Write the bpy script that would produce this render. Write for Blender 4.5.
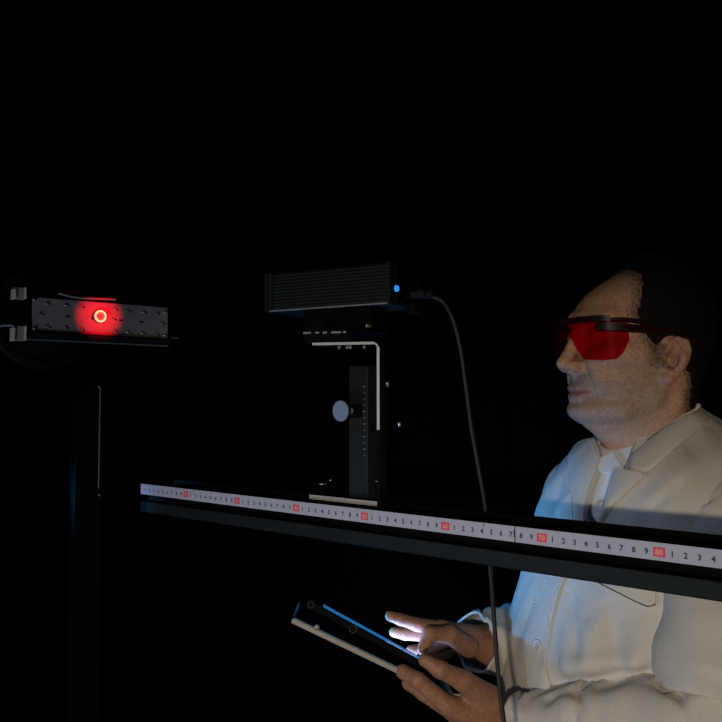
import bpy, bmesh, math, random
import numpy as np
from mathutils import Vector, Matrix, noise as mnoise
from mathutils.bvhtree import BVHTree

random.seed(4)
for o in list(bpy.data.objects):
    bpy.data.objects.remove(o)
SC = bpy.context.scene
COL = SC.collection

# ------------------------------------------------------------------ camera
CAM_H = 1.5
FPX = 800.0
PITCH = math.atan(44.5 / FPX)
cam_d = bpy.data.cameras.new('camera')
cam_d.sensor_fit = 'HORIZONTAL'
cam_d.sensor_width = 36.0
cam_d.lens = 36.0 * FPX / 722.0
cam_d.clip_start = 0.02
cam = bpy.data.objects.new('camera', cam_d)
cam.location = (0, 0, CAM_H)
cam.rotation_euler = (math.pi / 2 + PITCH, 0, 0)
COL.objects.link(cam)
SC.camera = cam
CP, SP = math.cos(PITCH), math.sin(PITCH)


def W(x, y, zc):
    """a point of the place: where a sight line lies zc metres in front of the camera"""
    X = (x - 361) / FPX * zc
    up = -(y - 361) / FPX * zc
    return Vector((X, CP * zc - SP * up, CAM_H + SP * zc + CP * up))


def ray(x, y):
    d = W(x, y, 1.0) - cam.location
    return d.normalized()


def on_plane(x, y, p, n):
    d = ray(x, y)
    t = (p - cam.location).dot(n) / d.dot(n)
    return cam.location + d * t


# ------------------------------------------------------------------ world, exposure
SC.view_settings.view_transform = 'Standard'
SC.view_settings.look = 'None'
SC.view_settings.exposure = 0.0
SC.view_settings.gamma = 1.0
SC.view_settings.use_curve_mapping = False
wd = bpy.data.worlds.new('dark_room')
SC.world = wd
wd.use_nodes = True
wd.node_tree.nodes['Background'].inputs[0].default_value = (0.5, 0.55, 1.0, 1)
wd.node_tree.nodes['Background'].inputs[1].default_value = 0.0006


# ------------------------------------------------------------------ lights
def aim(o, target):
    o.rotation_euler = (Vector(target) - o.location).to_track_quat('-Z', 'Y').to_euler()


def spot(name, loc, target, energy, col, size, blend, radius):
    d = bpy.data.lights.new(name, 'SPOT')
    d.energy, d.color, d.spot_size, d.spot_blend, d.shadow_soft_size = energy, col, size, blend, radius
    o = bpy.data.objects.new(name, d)
    o.location = loc
    COL.objects.link(o)
    aim(o, target)
    return o


def area(name, loc, target, energy, col, sx, sy, spread=180):
    d = bpy.data.lights.new(name, 'AREA')
    d.energy, d.color, d.shape, d.size, d.size_y = energy, col, 'RECTANGLE', sx, sy
    d.spread = math.radians(spread)
    o = bpy.data.objects.new(name, d)
    o.location = loc
    COL.objects.link(o)
    if target is not None:
        aim(o, target)
    return o


KEY = spot('key_lamp', (-0.33, -1.50, 1.575), (0.17, 1.05, 1.12), 103.0, (1.0, 0.86, 0.66), math.radians(34), 1.0, 0.022)
BLUE = spot('added_blue_spot', (-0.80, 1.12, 1.42), (0.24, 1.19, 1.27), 19.0, (0.03, 0.40, 1.0), math.radians(22), 0.85, 0.02)  # unseen blue spot added to tint the chest; no monitor stands there
FILL = area('fill_lamp', (-0.65, 0.35, 1.02), (0.38, 1.1, 1.35), 2.5, (0.66, 0.76, 1.0), 0.30, 0.22)


# ------------------------------------------------------------------ materials
def mat(name, col, rough=0.6, metal=0.0, noise=0.0, nscale=60.0, bump=0.0, bscale=400.0, spec=0.5, emit=None, estr=0.0):
    m = bpy.data.materials.new(name)
    m.use_nodes = True
    nt = m.node_tree
    b = nt.nodes['Principled BSDF']
    b.inputs['Base Color'].default_value = (*col, 1)
    b.inputs['Roughness'].default_value = rough
    b.inputs['Metallic'].default_value = metal
    b.inputs['Specular IOR Level'].default_value = spec
    tc = nt.nodes.new('ShaderNodeTexCoord')
    if noise > 0:
        n = nt.nodes.new('ShaderNodeTexNoise')
        n.inputs['Scale'].default_value = nscale
        n.inputs['Detail'].default_value = 4
        nt.links.new(tc.outputs['Object'], n.inputs['Vector'])
        mx = nt.nodes.new('ShaderNodeMix')
        mx.data_type = 'RGBA'
        mx.inputs[6].default_value = (*[c * (1 - noise) for c in col], 1)
        mx.inputs[7].default_value = (*[min(1, c * (1 + noise)) for c in col], 1)
        nt.links.new(n.outputs['Fac'], mx.inputs[0])
        nt.links.new(mx.outputs[2], b.inputs['Base Color'])
    if bump > 0:
        n2 = nt.nodes.new('ShaderNodeTexNoise')
        n2.inputs['Scale'].default_value = bscale
        n2.inputs['Detail'].default_value = 3
        nt.links.new(tc.outputs['Object'], n2.inputs['Vector'])
        bp = nt.nodes.new('ShaderNodeBump')
        bp.inputs['Strength'].default_value = bump
        bp.inputs['Distance'].default_value = 0.001
        nt.links.new(n2.outputs['Fac'], bp.inputs['Height'])
        nt.links.new(bp.outputs['Normal'], b.inputs['Normal'])
    if emit is not None:
        b.inputs['Emission Color'].default_value = (*emit, 1)
        b.inputs['Emission Strength'].default_value = estr
    return m


M = {}
M['black_wall'] = mat('matte_black_paint', (0.006, 0.006, 0.007), 0.95, noise=0.3, nscale=3, spec=0.1)
M['floor'] = mat('dark_floor', (0.008, 0.008, 0.009), 0.8, noise=0.4, nscale=8, spec=0.2)
M['anod'] = mat('black_anodised_metal', (0.009, 0.011, 0.013), 0.6, noise=0.15, nscale=90, bump=0.05, spec=0.2)
M['lip'] = mat('grey_anodised_metal', (0.0050, 0.0088, 0.0100), 0.65, noise=0.15, nscale=60, bump=0.05, spec=0.18)
M['matte'] = mat('matte_black_metal', (0.0022, 0.0025, 0.003), 0.7, noise=0.2, nscale=60, spec=0.06)
M['alu'] = mat('brushed_aluminium', (0.40, 0.42, 0.44), 0.5, metal=0.15, noise=0.12, nscale=200)
M['alu_dim'] = mat('dull_aluminium', (0.20, 0.21, 0.22), 0.5, metal=0.4, noise=0.12, nscale=200)
M['steel'] = mat('screw_steel', (0.70, 0.69, 0.66), 0.25, metal=0.9)
M['fin'] = mat('dark_green_grey_anodising', (0.010, 0.014, 0.016), 0.55, metal=0.0, noise=0.15, nscale=120, spec=0.2)
M['tape'] = mat('white_tape_enamel', (0.345, 0.365, 0.455), 0.6, noise=0.06, nscale=40)
M['ink'] = mat('black_ink', (0.02, 0.02, 0.03), 0.7)
M['redink'] = mat('red_ink', (0.60, 0.050, 0.075), 0.6)
M['paleink'] = mat('pale_red_print', (0.70, 0.30, 0.30), 0.6)
M['panel'] = mat('grey_panel', (0.29, 0.255, 0.215), 0.7, noise=0.15, nscale=90, bump=0.05)
M['hole'] = mat('dark_hole', (0.004, 0.004, 0.004), 0.9)
M['cream'] = mat('cream_plastic', (0.85, 0.78, 0.62), 0.5, noise=0.08, nscale=80)
M['led_blue'] = mat('blue_indicator', (0.02, 0.1, 0.5), 0.3, emit=(0.018, 0.26, 1.0), estr=1.05)
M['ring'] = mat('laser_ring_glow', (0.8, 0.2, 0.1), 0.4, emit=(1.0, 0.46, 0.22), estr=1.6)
M['cable'] = mat('black_cable_rubber', (0.012, 0.012, 0.014), 0.55, spec=0.3)
M['skin'] = None
M['coat'] = mat('cream_coat_cloth', (0.60, 0.58, 0.53), 0.9, noise=0.10, nscale=420, bump=0.9, bscale=620, spec=0.1)
M['seam'] = mat('coat_thread', (0.66, 0.63, 0.57), 0.85, noise=0.1, nscale=80, bump=0.2, spec=0.1)
M['shirt'] = mat('white_shirt_cloth', (0.80, 0.83, 0.86), 0.85, noise=0.04, nscale=60, bump=0.25, bscale=1200, spec=0.15)
M['pocketshade'] = mat('pocket_shadow_brown', (0.10, 0.085, 0.07), 0.9)  # colour of the shadow line drawn under the pocket edge
M['button'] = mat('cream_button', (0.62, 0.58, 0.52), 0.35)
M['hair'] = mat('dark_hair', (0.010, 0.008, 0.007), 0.8, noise=0.5, nscale=300, bump=0.6, bscale=500, spec=0.15)
M['trouser'] = mat('dark_trouser_cloth', (0.02, 0.02, 0.025), 0.9, noise=0.2, nscale=40)
M['shoe'] = mat('black_leather', (0.01, 0.01, 0.01), 0.4)
M['frame'] = mat('dark_red_black_plastic', (0.020, 0.0035, 0.005), 0.42, spec=0.3)
M['tabblack'] = mat('black_glass', (0.006, 0.006, 0.008), 0.25, spec=0.4)
M['tabback'] = mat('black_tablet_shell', (0.004, 0.005, 0.006), 0.75, spec=0.04)
M['case_out'] = mat('tan_case_leather', (0.33, 0.31, 0.26), 0.7, noise=0.15, nscale=120, bump=0.3)
M['case_in'] = mat('lining_with_blue_light', (0.12, 0.40, 0.66), 0.8, noise=0.1, nscale=200)  # blue light falling on the lining is put into its colour
M['ringdark'] = mat('dark_grey_ring', (0.016, 0.016, 0.016), 0.5)
M['eye'] = mat('eye_white', (0.6, 0.58, 0.55), 0.2)


def lens_material():
    m = bpy.data.materials.new('red_tinted_lens')
    m.use_nodes = True
    nt = m.node_tree
    nt.nodes.clear()
    out = nt.nodes.new('ShaderNodeOutputMaterial')
    tr = nt.nodes.new('ShaderNodeBsdfTransparent')
    tr.inputs[0].default_value = (0.90, 0.13, 0.15, 1)
    di = nt.nodes.new('ShaderNodeBsdfDiffuse')
    di.inputs[0].default_value = (0.75, 0.02, 0.035, 1)
    tl = nt.nodes.new('ShaderNodeBsdfTranslucent')
    tl.inputs[0].default_value = (0.75, 0.02, 0.035, 1)
    gl = nt.nodes.new('ShaderNodeBsdfGlossy')
    gl.inputs[1].default_value = 0.35
    m0 = nt.nodes.new('ShaderNodeMixShader')
    m0.inputs[0].default_value = 0.4
    nt.links.new(di.outputs[0], m0.inputs[1])
    nt.links.new(tl.outputs[0], m0.inputs[2])
    m1 = nt.nodes.new('ShaderNodeMixShader')
    m1.inputs[0].default_value = 0.02
    nt.links.new(tr.outputs[0], m1.inputs[1])
    nt.links.new(m0.outputs[0], m1.inputs[2])
    m2 = nt.nodes.new('ShaderNodeMixShader')
    m2.inputs[0].default_value = 0.0012
    nt.links.new(m1.outputs[0], m2.inputs[1])
    nt.links.new(gl.outputs[0], m2.inputs[2])
    nt.links.new(m2.outputs[0], out.inputs[0])
    return m


M['lens'] = lens_material()


def skin_material():
    m = mat('skin', (0.4, 0.25, 0.18), 0.55, bump=0.25, bscale=700, spec=0.3)
    nt = m.node_tree
    b = nt.nodes['Principled BSDF']
    at = nt.nodes.new('ShaderNodeAttribute')
    at.attribute_name = 'tone'
    nz = nt.nodes.new('ShaderNodeTexNoise')
    nz.inputs['Scale'].default_value = 260
    nz.inputs['Detail'].default_value = 3
    tc = nt.nodes.new('ShaderNodeTexCoord')
    nt.links.new(tc.outputs['Object'], nz.inputs['Vector'])
    mp = nt.nodes.new('ShaderNodeMapRange')
    mp.inputs[1].default_value, mp.inputs[2].default_value = 0.3, 0.7
    mp.inputs[3].default_value, mp.inputs[4].default_value = 0.72, 1.15
    nt.links.new(nz.outputs['Fac'], mp.inputs[0])
    vm = nt.nodes.new('ShaderNodeVectorMath')
    vm.operation = 'SCALE'
    nt.links.new(at.outputs['Color'], vm.inputs[0])
    nt.links.new(mp.outputs[0], vm.inputs['Scale'])
    nt.links.new(vm.outputs[0], b.inputs['Base Color'])
    return m


M['skin'] = skin_material()

# ------------------------------------------------------------------ builders
ROOT_OFF = {}


def root_of(o):
    while o.parent is not None:
        o = o.parent
    return o


def thing(name, loc, label, cat, group=None):
    o = bpy.data.objects.new(name, None)
    o.empty_display_size = 0.05
    o.location = loc
    COL.objects.link(o)
    o['label'] = label
    o['category'] = cat
    if group:
        o['group'] = group
    ROOT_OFF[o.name] = Vector(loc)
    return o


def link_mesh(name, me, parent=None, mats=(), smooth=False, label=None):
    for m in mats:
        me.materials.append(m)
    if smooth:
        me.polygons.foreach_set('use_smooth', [True] * len(me.polygons))
    o = bpy.data.objects.new(name, me)
    COL.objects.link(o)
    if parent is not None:
        off = ROOT_OFF.get(root_of(parent).name, Vector((0, 0, 0)))
        me.transform(Matrix.Translation(-off))
        o.parent = parent
    if label:
        o['label'] = label
    me.update()
    return o


class MB:
    """collects shapes in world space, links them as one mesh object"""

    def __init__(s):
        s.bm = bmesh.new()

    def _add(s, fn):
        b2 = bmesh.new()
        fn(b2)
        me = bpy.data.meshes.new('tmp')
        b2.to_mesh(me)
        b2.free()
        s.bm.from_mesh(me)
        bpy.data.meshes.remove(me)

    def box(s, fr, a, b, c, bev=0.0, seg=2, mi=0):
        O, U, V, N = fr

        def f(bm):
            vs = [bm.verts.new(O + U * i + V * j + N * k) for i in a for j in b for k in c]
            for q in ((0, 1, 3, 2), (4, 6, 7, 5), (0, 4, 5, 1), (2, 3, 7, 6), (0, 2, 6, 4), (1, 5, 7, 3)):
                bm.faces.new([vs[t] for t in q]).material_index = mi
            bmesh.ops.recalc_face_normals(bm, faces=bm.faces)
            if bev > 0:
                bmesh.ops.bevel(bm, geom=list(bm.edges), offset=bev, segments=seg, profile=0.5, affect='EDGES')
        s._add(f)
        return s

    def prism(s, fr, pts, c, bev=0.0):
        O, U, V, N = fr

        def f(bm):
            lo = [bm.verts.new(O + U * p[0] + V * p[1] + N * c[0]) for p in pts]
            hi = [bm.verts.new(O + U * p[0] + V * p[1] + N * c[1]) for p in pts]
            n = len(pts)
            bm.faces.new(lo)
            bm.faces.new(hi)
            for i in range(n):
                bm.faces.new((lo[i], lo[(i + 1) % n], hi[(i + 1) % n], hi[i]))
            bmesh.ops.recalc_face_normals(bm, faces=bm.faces)
            if bev > 0:
                bmesh.ops.bevel(bm, geom=list(bm.edges), offset=bev, segments=2, profile=0.5, affect='EDGES')
        s._add(f)
        return s

    def lathe(s, p0, axis, prof, seg=24):
        """prof: (distance along axis, radius)"""
        axis = axis.normalized()
        x = axis.orthogonal().normalized()
        y = axis.cross(x)

        def f(bm):
            rings = []
            for t, r in prof:
                rings.append([bm.verts.new(p0 + axis * t + (x * math.cos(k * 2 * math.pi / seg) + y * math.sin(k * 2 * math.pi / seg)) * max(r, 1e-5)) for k in range(seg)])
            for A, B in zip(rings, rings[1:]):
                for k in range(seg):
                    bm.faces.new((A[k], A[(k + 1) % seg], B[(k + 1) % seg], B[k]))
            bm.faces.new(rings[0])
            bm.faces.new(rings[-1])
            bmesh.ops.recalc_face_normals(bm, faces=bm.faces)
        s._add(f)
        return s

    def cyl(s, p0, p1, r, seg=20, bev=0.0):
        L = (p1 - p0).length
        if bev > 0:
            pr = [(0, r - bev), (bev, r), (L - bev, r), (L, r - bev)]
        else:
            pr = [(0, r), (L, r)]
        return s.lathe(p0, p1 - p0, pr, seg)

    def tube(s, pts, rad, seg=10):
        n = len(pts)
        rads = rad if isinstance(rad, (list, tuple)) else [rad] * n

        def f(bm):
            rings = []
            prev = None
            for i, p in enumerate(pts):
                t = (pts[min(i + 1, n - 1)] - pts[max(i - 1, 0)]).normalized()
                if prev is None:
                    x = t.orthogonal().normalized()
                else:
                    x = (prev - t * prev.dot(t)).normalized()
                prev = x
                y = t.cross(x)
                rings.append([bm.verts.new(p + (x * math.cos(k * 2 * math.pi / seg) + y * math.sin(k * 2 * math.pi / seg)) * rads[i]) for k in range(seg)])
            for A, B in zip(rings, rings[1:]):
                for k in range(seg):
                    bm.faces.new((A[k], A[(k + 1) % seg], B[(k + 1) % seg], B[k]))
            bm.faces.new(rings[0])
            bm.faces.new(rings[-1])
            bmesh.ops.recalc_face_normals(bm, faces=bm.faces)
        s._add(f)
        return s

    def torus(s, c, axis, R, r, seg=40, sg2=10):
        axis = axis.normalized()
        x = axis.orthogonal().normalized()
        y = axis.cross(x)

        def f(bm):
            g = []
            for i in range(seg):
                a = i * 2 * math.pi / seg
                d = x * math.cos(a) + y * math.sin(a)
                g.append([bm.verts.new(c + d * (R + r * math.cos(b)) + axis * (r * math.sin(b))) for b in [k * 2 * math.pi / sg2 for k in range(sg2)]])
            for i in range(seg):
                for k in range(sg2):
                    bm.faces.new((g[i][k], g[(i + 1) % seg][k], g[(i + 1) % seg][(k + 1) % sg2], g[i][(k + 1) % sg2]))
            bmesh.ops.recalc_face_normals(bm, faces=bm.faces)
        s._add(f)
        return s

    def raw(s, vs, fs):
        def f(bm):
            v = [bm.verts.new(p) for p in vs]
            for q in fs:
                bm.faces.new([v[t] for t in q])
        s._add(f)
        return s

    def build(s, name, m, parent=None, smooth=False, label=None):
        me = bpy.data.meshes.new(name)
        s.bm.to_mesh(me)
        s.bm.free()
        ms = m if isinstance(m, (list, tuple)) else [m]
        return link_mesh(name, me, parent, ms, smooth, label)


def smooth_by_angle(o, deg=35):
    me = o.data
    me.polygons.foreach_set('use_smooth', [True] * len(me.polygons))
    bm = bmesh.new()
    bm.from_mesh(me)
    for e in bm.edges:
        e.smooth = not (len(e.link_faces) == 2 and e.calc_face_angle(0) > math.radians(deg))
    bm.to_mesh(me)
    bm.free()
    return o


def catmull(pts, n=8):
    P = [pts[0]] + list(pts) + [pts[-1]]
    out = []
    for i in range(1, len(P) - 2):
        for k in range(n):
            t = k / n
            a, b, c, d = P[i - 1], P[i], P[i + 1], P[i + 2]
            out.append(0.5 * ((2 * b) + (c - a) * t + (2 * a - 5 * b + 4 * c - d) * t * t + (3 * b - a - 3 * c + d) * t ** 3))
    out.append(P[-2])
    return out


XA, YA, ZA = Vector((1, 0, 0)), Vector((0, 1, 0)), Vector((0, 0, 1))
WF = (Vector((0, 0, 0)), XA, YA, ZA)


def structure(o):
    o['kind'] = 'structure'
    return o


# ------------------------------------------------------------------ the room
structure(MB().box(WF, (-4.0, 4.0), (-2.0, 4.5), (-0.1, 0.0)).build('floor', M['floor']))
structure(MB().box(WF, (-4.0, 4.0), (4.5, 4.6), (0.0, 3.2)).build('wall_back', M['black_wall']))
structure(MB().box(WF, (-4.1, -4.0), (-2.0, 4.6), (0.0, 3.2)).build('wall_left', M['black_wall']))
structure(MB().box(WF, (4.0, 4.1), (-2.0, 4.6), (0.0, 3.2)).build('wall_right', M['black_wall']))
structure(MB().box(WF, (-4.1, 4.1), (-2.0, 4.6), (3.2, 3.3)).build('ceiling', M['black_wall']))

# ------------------------------------------------------------------ optical rail with measuring tape
RO = Vector((-0.2956, 1.0839, CAM_H - 0.105))
RU = Vector((0.7488, -0.6628, 0)).normalized()
RN = Vector((-RU.y, RU.x, 0)) * -1.0        # towards the camera
if RN.y > 0:
    RN = -RN
RF = (RO, RN, ZA, RU)                        # profile in (n, z), extruded along u
S0, S1 = -0.004, 1.35
rail = thing('optical_rail', RO + RU * 1.0 - RN * 0.03 + ZA * (-RO.z), 'long black metal bench rail with a grooved front crossing before the man', 'rail')
prof = [(-0.0005, 0.0), (-0.0005, -0.0145), (-0.010, -0.0150), (-0.010, -0.0220), (0.0015, -0.0228), (0.0015, -0.0365), (-0.004, -0.0385), (-0.058, -0.0385), (-0.058, -0.024), (-0.050, -0.021),
        (-0.050, -0.015), (-0.060, -0.013), (-0.060, 0.0015), (-0.052, 0.0015), (-0.050, -0.002), (-0.012, -0.002), (-0.010, 0.0)]
smooth_by_angle(MB().prism(RF, prof, (S0 + 0.006, S1), 0.0).build('rail_bar', M['matte'], rail), 20)
MB().box(RF, (0.0016, 0.0024), (-0.0362, -0.0230), (S0 + 0.020, S1 - 0.002), 0.0003).build('lower_lip', M['lip'], rail, label='dark grey lower front face of the rail')
for sp in (0.98, 1.28):
    c = RO + RU * sp - RN * 0.03
    MB().lathe(Vector((c.x, c.y, 0.02)), ZA, [(0, 0.03), (1.30, 0.03), (1.31, 0.045), (RO.z - 0.0385 - 0.02, 0.045)], 28).build('post', M['anod'], rail, True)
c = RO + RU * 1.13 - RN * 0.03
MB().box((Vector((c.x, c.y, 0)), RU, RN, ZA), (-0.3, 0.3), (-0.2, 0.2), (0, 0.022), 0.004).build('base_plate', M['anod'], rail)

tape = thing('measuring_tape', RO + RU * 0.5 + ZA * -0.0068, 'white measuring tape with black digits and red tens fixed along the rail', 'tape measure')
TH = 0.0136
MB().box((RO, RU, RN, ZA), (S0 + 0.004, S1 - 0.1), (-0.0005, 0.0004), (-TH, 0.0), 0.0001, 1).build('tape_band', M['tape'], tape)
MB().box((RO, RU, RN, ZA), (S0 + 0.0035, S0 + 0.0048), (-0.0005, 0.0006), (-TH, 0.0), 0.0001, 1).build('red_end', M['redink'], tape, label='red painted cut end of the tape')
digit_me = {}


def digit_mesh(t):
    if t not in digit_me:
        cu = bpy.data.curves.new('digit', 'FONT')
        cu.body = t
        cu.size = 1.0
        cu.align_x = 'CENTER'
        cu.align_y = 'CENTER'
        cu.resolution_u = 2
        cu.offset = 0.028
        ob = bpy.data.objects.new('digit', cu)
        COL.objects.link(ob)
        dg = bpy.context.evaluated_depsgraph_get()
        me = bpy.data.meshes.new_from_object(ob.evaluated_get(dg))
        v = [tuple(p.co) for p in me.vertices]
        f = [tuple(p.vertices) for p in me.polygons]
        bpy.data.objects.remove(ob)
        bpy.data.curves.remove(cu)
        bpy.data.meshes.remove(me)
        xs = [p[0] for p in v]
        ys = [p[1] for p in v]
        cx, cy, h = (min(xs) + max(xs)) / 2, (min(ys) + max(ys)) / 2, max(ys) - min(ys)
        digit_me[t] = ([((p[0] - cx) / h, (p[1] - cy) / h) for p in v], f)
    return digit_me[t]


bl = MB()
for cm in range(1, 124):
    if cm % 10:
        v, f = digit_mesh(str(cm % 10))
        s = cm / 100
        bl.raw([RO + RU * (s + p[0] * 0.0047) + ZA * (-0.0074 + p[1] * 0.0047) + RN * 0.0005 for p in v], f)
    else:
        s = cm / 100
        tens = MB()
        tens.box((RO, RU, RN, ZA), (s - 0.0047, s + 0.0047), (0.0, 0.00055), (-0.0108, -0.0034), 0.0, 1)
        rb = tens.build('red_ten_block', M['redink'], tape)
        v, f = digit_mesh(str(cm + 10))
        wh = MB()
        wh.raw([RO + RU * (s + p[0] * 0.0046) + ZA * (-0.0071 + p[1] * 0.0050) + RN * 0.0007 for p in v], f)
        wh.build('pale_number', M['paleink'], rb)
bl.build('black_digits', M['ink'], tape)['kind'] = 'stuff'
for a0, a1, z0, z1 in ((0.5735, 0.5744, -TH, 0.0), (0.5727, 0.5734, -0.0095, -0.0030), (0.5416, 0.5424, -0.0034, -0.0008)):
    MB().box((RO, RU, RN, ZA), (a0, a1), (0.0, 0.0006), (z0, z1)).build('pen_mark', M['ink'], tape)

# ------------------------------------------------------------------ stand on the rail
def rail_s(x, y, n):
    p = on_plane(x, y, RO + RN * n, RN)
    return (p - RO).dot(RU), p.z - RO.z


SF = (RO, RU, RN, ZA)
s_a = rail_s(309, 497, -0.012)[0]
s_b = rail_s(377, 500, -0.012)[0]
s_m = (s_a + s_b) / 2
stand = thing('rail_stand', RO + RU * s_m - RN * 0.034, 'black upright stand with silver edged bracket and round grey knob on the rail', 'stand')
MB().box(SF, (s_a + 0.004, s_b + 0.012), (-0.056, -0.014), (0.0, 0.0021), 0.0004).build('carriage', M['matte'], stand)


def edge_plate(name, rng, label=None, mats=None, bev=0.0006):
    mb = MB().box(SF, *rng, bev)
    o = mb.build(name, mats or [M['matte'], M['alu']], stand, label=label)
    for p in o.data.polygons:
        if p.normal.dot(RN) > 0.6:
            p.material_index = 1
    return o


edge_plate('foot_plate', ((s_a, s_b), (-0.058, -0.012), (0.0021, 0.0072)), 'black plate with a bare silver front edge')
for (x, y, rr) in ((322.5, 483.5, 0.0042), (378, 481, 0.0032), (376.5, 494.5, 0.0026), (330.5, 480, 0.0014)):
    p = on_plane(x, y, RO + RN * -0.03, RN)
    top = max(p.z - RO.z, 0.0095)
    st_ = MB().lathe(Vector((p.x, p.y, RO.z + 0.0072)), ZA, [(0, rr * 1.1), (top - 0.0072 - 0.0008, rr * 1.1)], 12).build('screw', M['matte'], stand, True)
    MB().lathe(Vector((p.x, p.y, RO.z + top - 0.0010)), ZA, [(0, rr * 1.1), (0.0010, rr * 1.1), (0.0018, rr * .7)], 12).build('screw_head', M['steel'], st_, True)
pn = -0.022
ps0 = rail_s(349, 430, pn)[0]
ps1 = rail_s(367, 430, pn)[0]
ztop = rail_s(358, 366, pn)[1]
MB().box(SF, (ps0, ps1 + 0.001), (-0.040, pn), (0.0072, ztop), 0.0008).build('post', M['fin'], stand)
MB().box(SF, (ps0 + 0.003, ps1 - 0.006), (pn, pn + 0.0012), (0.075, ztop - 0.004), 0.0003).build('scale_plate', M['anod'], stand)
sc_ = MB()
for i in range(12):
    z = 0.052 + i * 0.0066
    sc_.box(SF, (ps1 - (0.0055 if i % 2 else 0.0042), ps1 - 0.002), (pn, pn + 0.0004), (z, z + 0.0009))
sc_.build('scale_marks', M['alu_dim'], stand)
# L bracket, seen along its edges
bn0, bn1 = -0.055, -0.014
GA = math.radians(12)
GC = RO + RU * rail_s(379.6, 343, bn1)[0] + RN * bn1
GU = Vector((math.cos(GA), -math.sin(GA), 0))
GN = Vector((-math.sin(GA), -math.cos(GA), 0))
GO = Vector((GC.x, GC.y, RO.z))
GF = (GO, GU, GN, ZA)


def gs(x, y, n=0.0):
    p = on_plane(x, y, GO + GN * n, GN) - GO
    return p.dot(GU), p.z


bs0 = gs(312, 343)[0]
bs1 = 0.0
bz = gs(345, 342)[1]
bzl = gs(378, 430)[1]
lp = [(bs0, bz), (bs1 - 0.006, bz), (bs1 - 0.0025, bz - 0.0025), (bs1, bz - 0.006), (bs1, bzl), (bs1 - 0.0032, bzl), (bs1 - 0.0032, bz - 0.005), (bs1 - 0.005, bz - 0.0030), (bs0, bz - 0.0030)]
o = MB().prism((GO, GU, ZA, GN), lp, (-0.042, 0.0), 0.0004).build('angle_bracket', [M['matte'], M['alu']], stand, label='bent angle bracket with bare silver edges')
for p in o.data.polygons:
    if p.normal.dot(GN) > 0.6:
        p.material_index = 1
MB().box(GF, (bs1 - 0.003, bs1), (-0.042, -0.001), (0.0072, bzl + 0.003), 0.0005).build('back_plate', M['matte'], stand)
for (x, y) in ((386, 384), (398, 424)):
    p = on_plane(x, y, GO, GU)
    MB().lathe(p, GU, [(0, 0.0032), (0.0025, 0.0032), (0.0034, 0.0022)], 14).build('screw', M['steel'], stand, True)
# clamp knob
kp = on_plane(340, 411, RO + RN * (pn + 0.022), RN)
kb = kp - RN * 0.022
MB().lathe(kb, RN, [(0, 0.0035), (0.0195, 0.0035), (0.0195, 0.0105), (0.0200, 0.0110), (0.0216, 0.0110), (0.022, 0.0106)], 40).build('knob', mat('blue_grey_knob_enamel', (0.17, 0.24, 0.39), 0.5), stand, False, label='round blue grey clamp knob')
MB().box((Vector((kb.x, kb.y, kb.z)), RU, RN, ZA), (-0.008, 0.012), (-0.003, 0.005), (-0.007, 0.007), 0.001).build('knob_boss', M['matte'], stand)
g = rail_s(351, 410, pn)
# slide plates between bracket and box
mz0 = bz
mz1 = gs(330, 330)[1]
MB().box(GF, (bs0 - 0.010, bs1 - 0.03), (-0.045, -0.002), (mz0 + 0.0002, mz1 - 0.003), 0.0006).build('slide_plate', M['matte'], stand)
gl = MB()
for (x0, x1) in ((303, 311), (315, 319), (322.5, 327), (331, 341), (343, 346)):
    gl.box(GF, (gs(x0, 331)[0], gs(x1, 331)[0]), (-0.035, 0.0), (mz1 - 0.0035, mz1 - 0.0015), 0.0003)
gl.build('silver_inserts', M['alu_dim'], stand)
# glints under the bracket: screw ends
for (x, y) in ((339, 346.5), (347, 344), (350, 346.5), (364, 346.5)):
    s_, z_ = gs(x, y, -0.004)
    MB().lathe(GO + GU * s_ + GN * -0.006 + ZA * (bz - 0.003), -ZA, [(0, 0.0018), (0.003, 0.0018), (0.004, 0.001)], 10).build('screw', M['alu_dim'], stand, True)

# ------------------------------------------------------------------ finned laser box
BA = math.radians(29)
BU = Vector((math.cos(BA), -math.sin(BA), 0))
BN = Vector((-math.sin(BA), -math.cos(BA), 0))
BR = W(390, 302.7, 0.83)
pl = on_plane(265, 311, BR, BN)
BL = (pl - BR).length
BHT = 0.0428
BO = Vector((BR.x, BR.y, BR.z)) - BU * BL
BF = (BO, BU, BN, ZA)
MT = BO.z - RO.z
lz = thing('laser_module', BO + BU * BL / 2 - BN * 0.035, 'black finned rectangular laser box with blue light on top of the stand', 'laser')
pf = [(-0.066, 0.0), (-0.002, 0.0), (0.0, 0.0015)]
nf = 11
for i in range(nf):
    z0 = 0.0015 + (BHT - 0.003) * i / nf
    z1 = 0.0015 + (BHT - 0.003) * (i + 1) / nf
    q = (z1 - z0)
    pf += [(0.0, z0 + 0.05 * q), (0.0, z0 + 0.55 * q), (-0.0035, z0 + 0.62 * q), (-0.0035, z0 + 0.95 * q)]
pf += [(0.0, BHT - 0.0015), (-0.002, BHT), (-0.066, BHT)]
MB().prism((BO, BN, ZA, BU), pf, (0.0035, BL - 0.0025)).build('finned_body', M['fin'], lz)
MB().box(BF, (0.0, 0.0035), (-0.067, 0.0012), (-0.0008, BHT + 0.0008), 0.0004).build('end_plate', M['lip'], lz)
MB().box(BF, (0.0045, 0.010), (-0.001, 0.0008), (0.0, BHT), 0.0003).build('end_trim', M['lip'], lz)
MB().box(BF, (BL - 0.0025, BL), (-0.067, 0.0010), (-0.0008, BHT + 0.0008), 0.0004).build('end_plate', M['lip'], lz)
MB().box(BF, (0.006, BL - 0.003), (-0.003, 0.0007), (-0.0009, 0.0008), 0.0003).build('bottom_trim', M['alu_dim'], lz)
ep = BO + BU * BL
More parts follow.
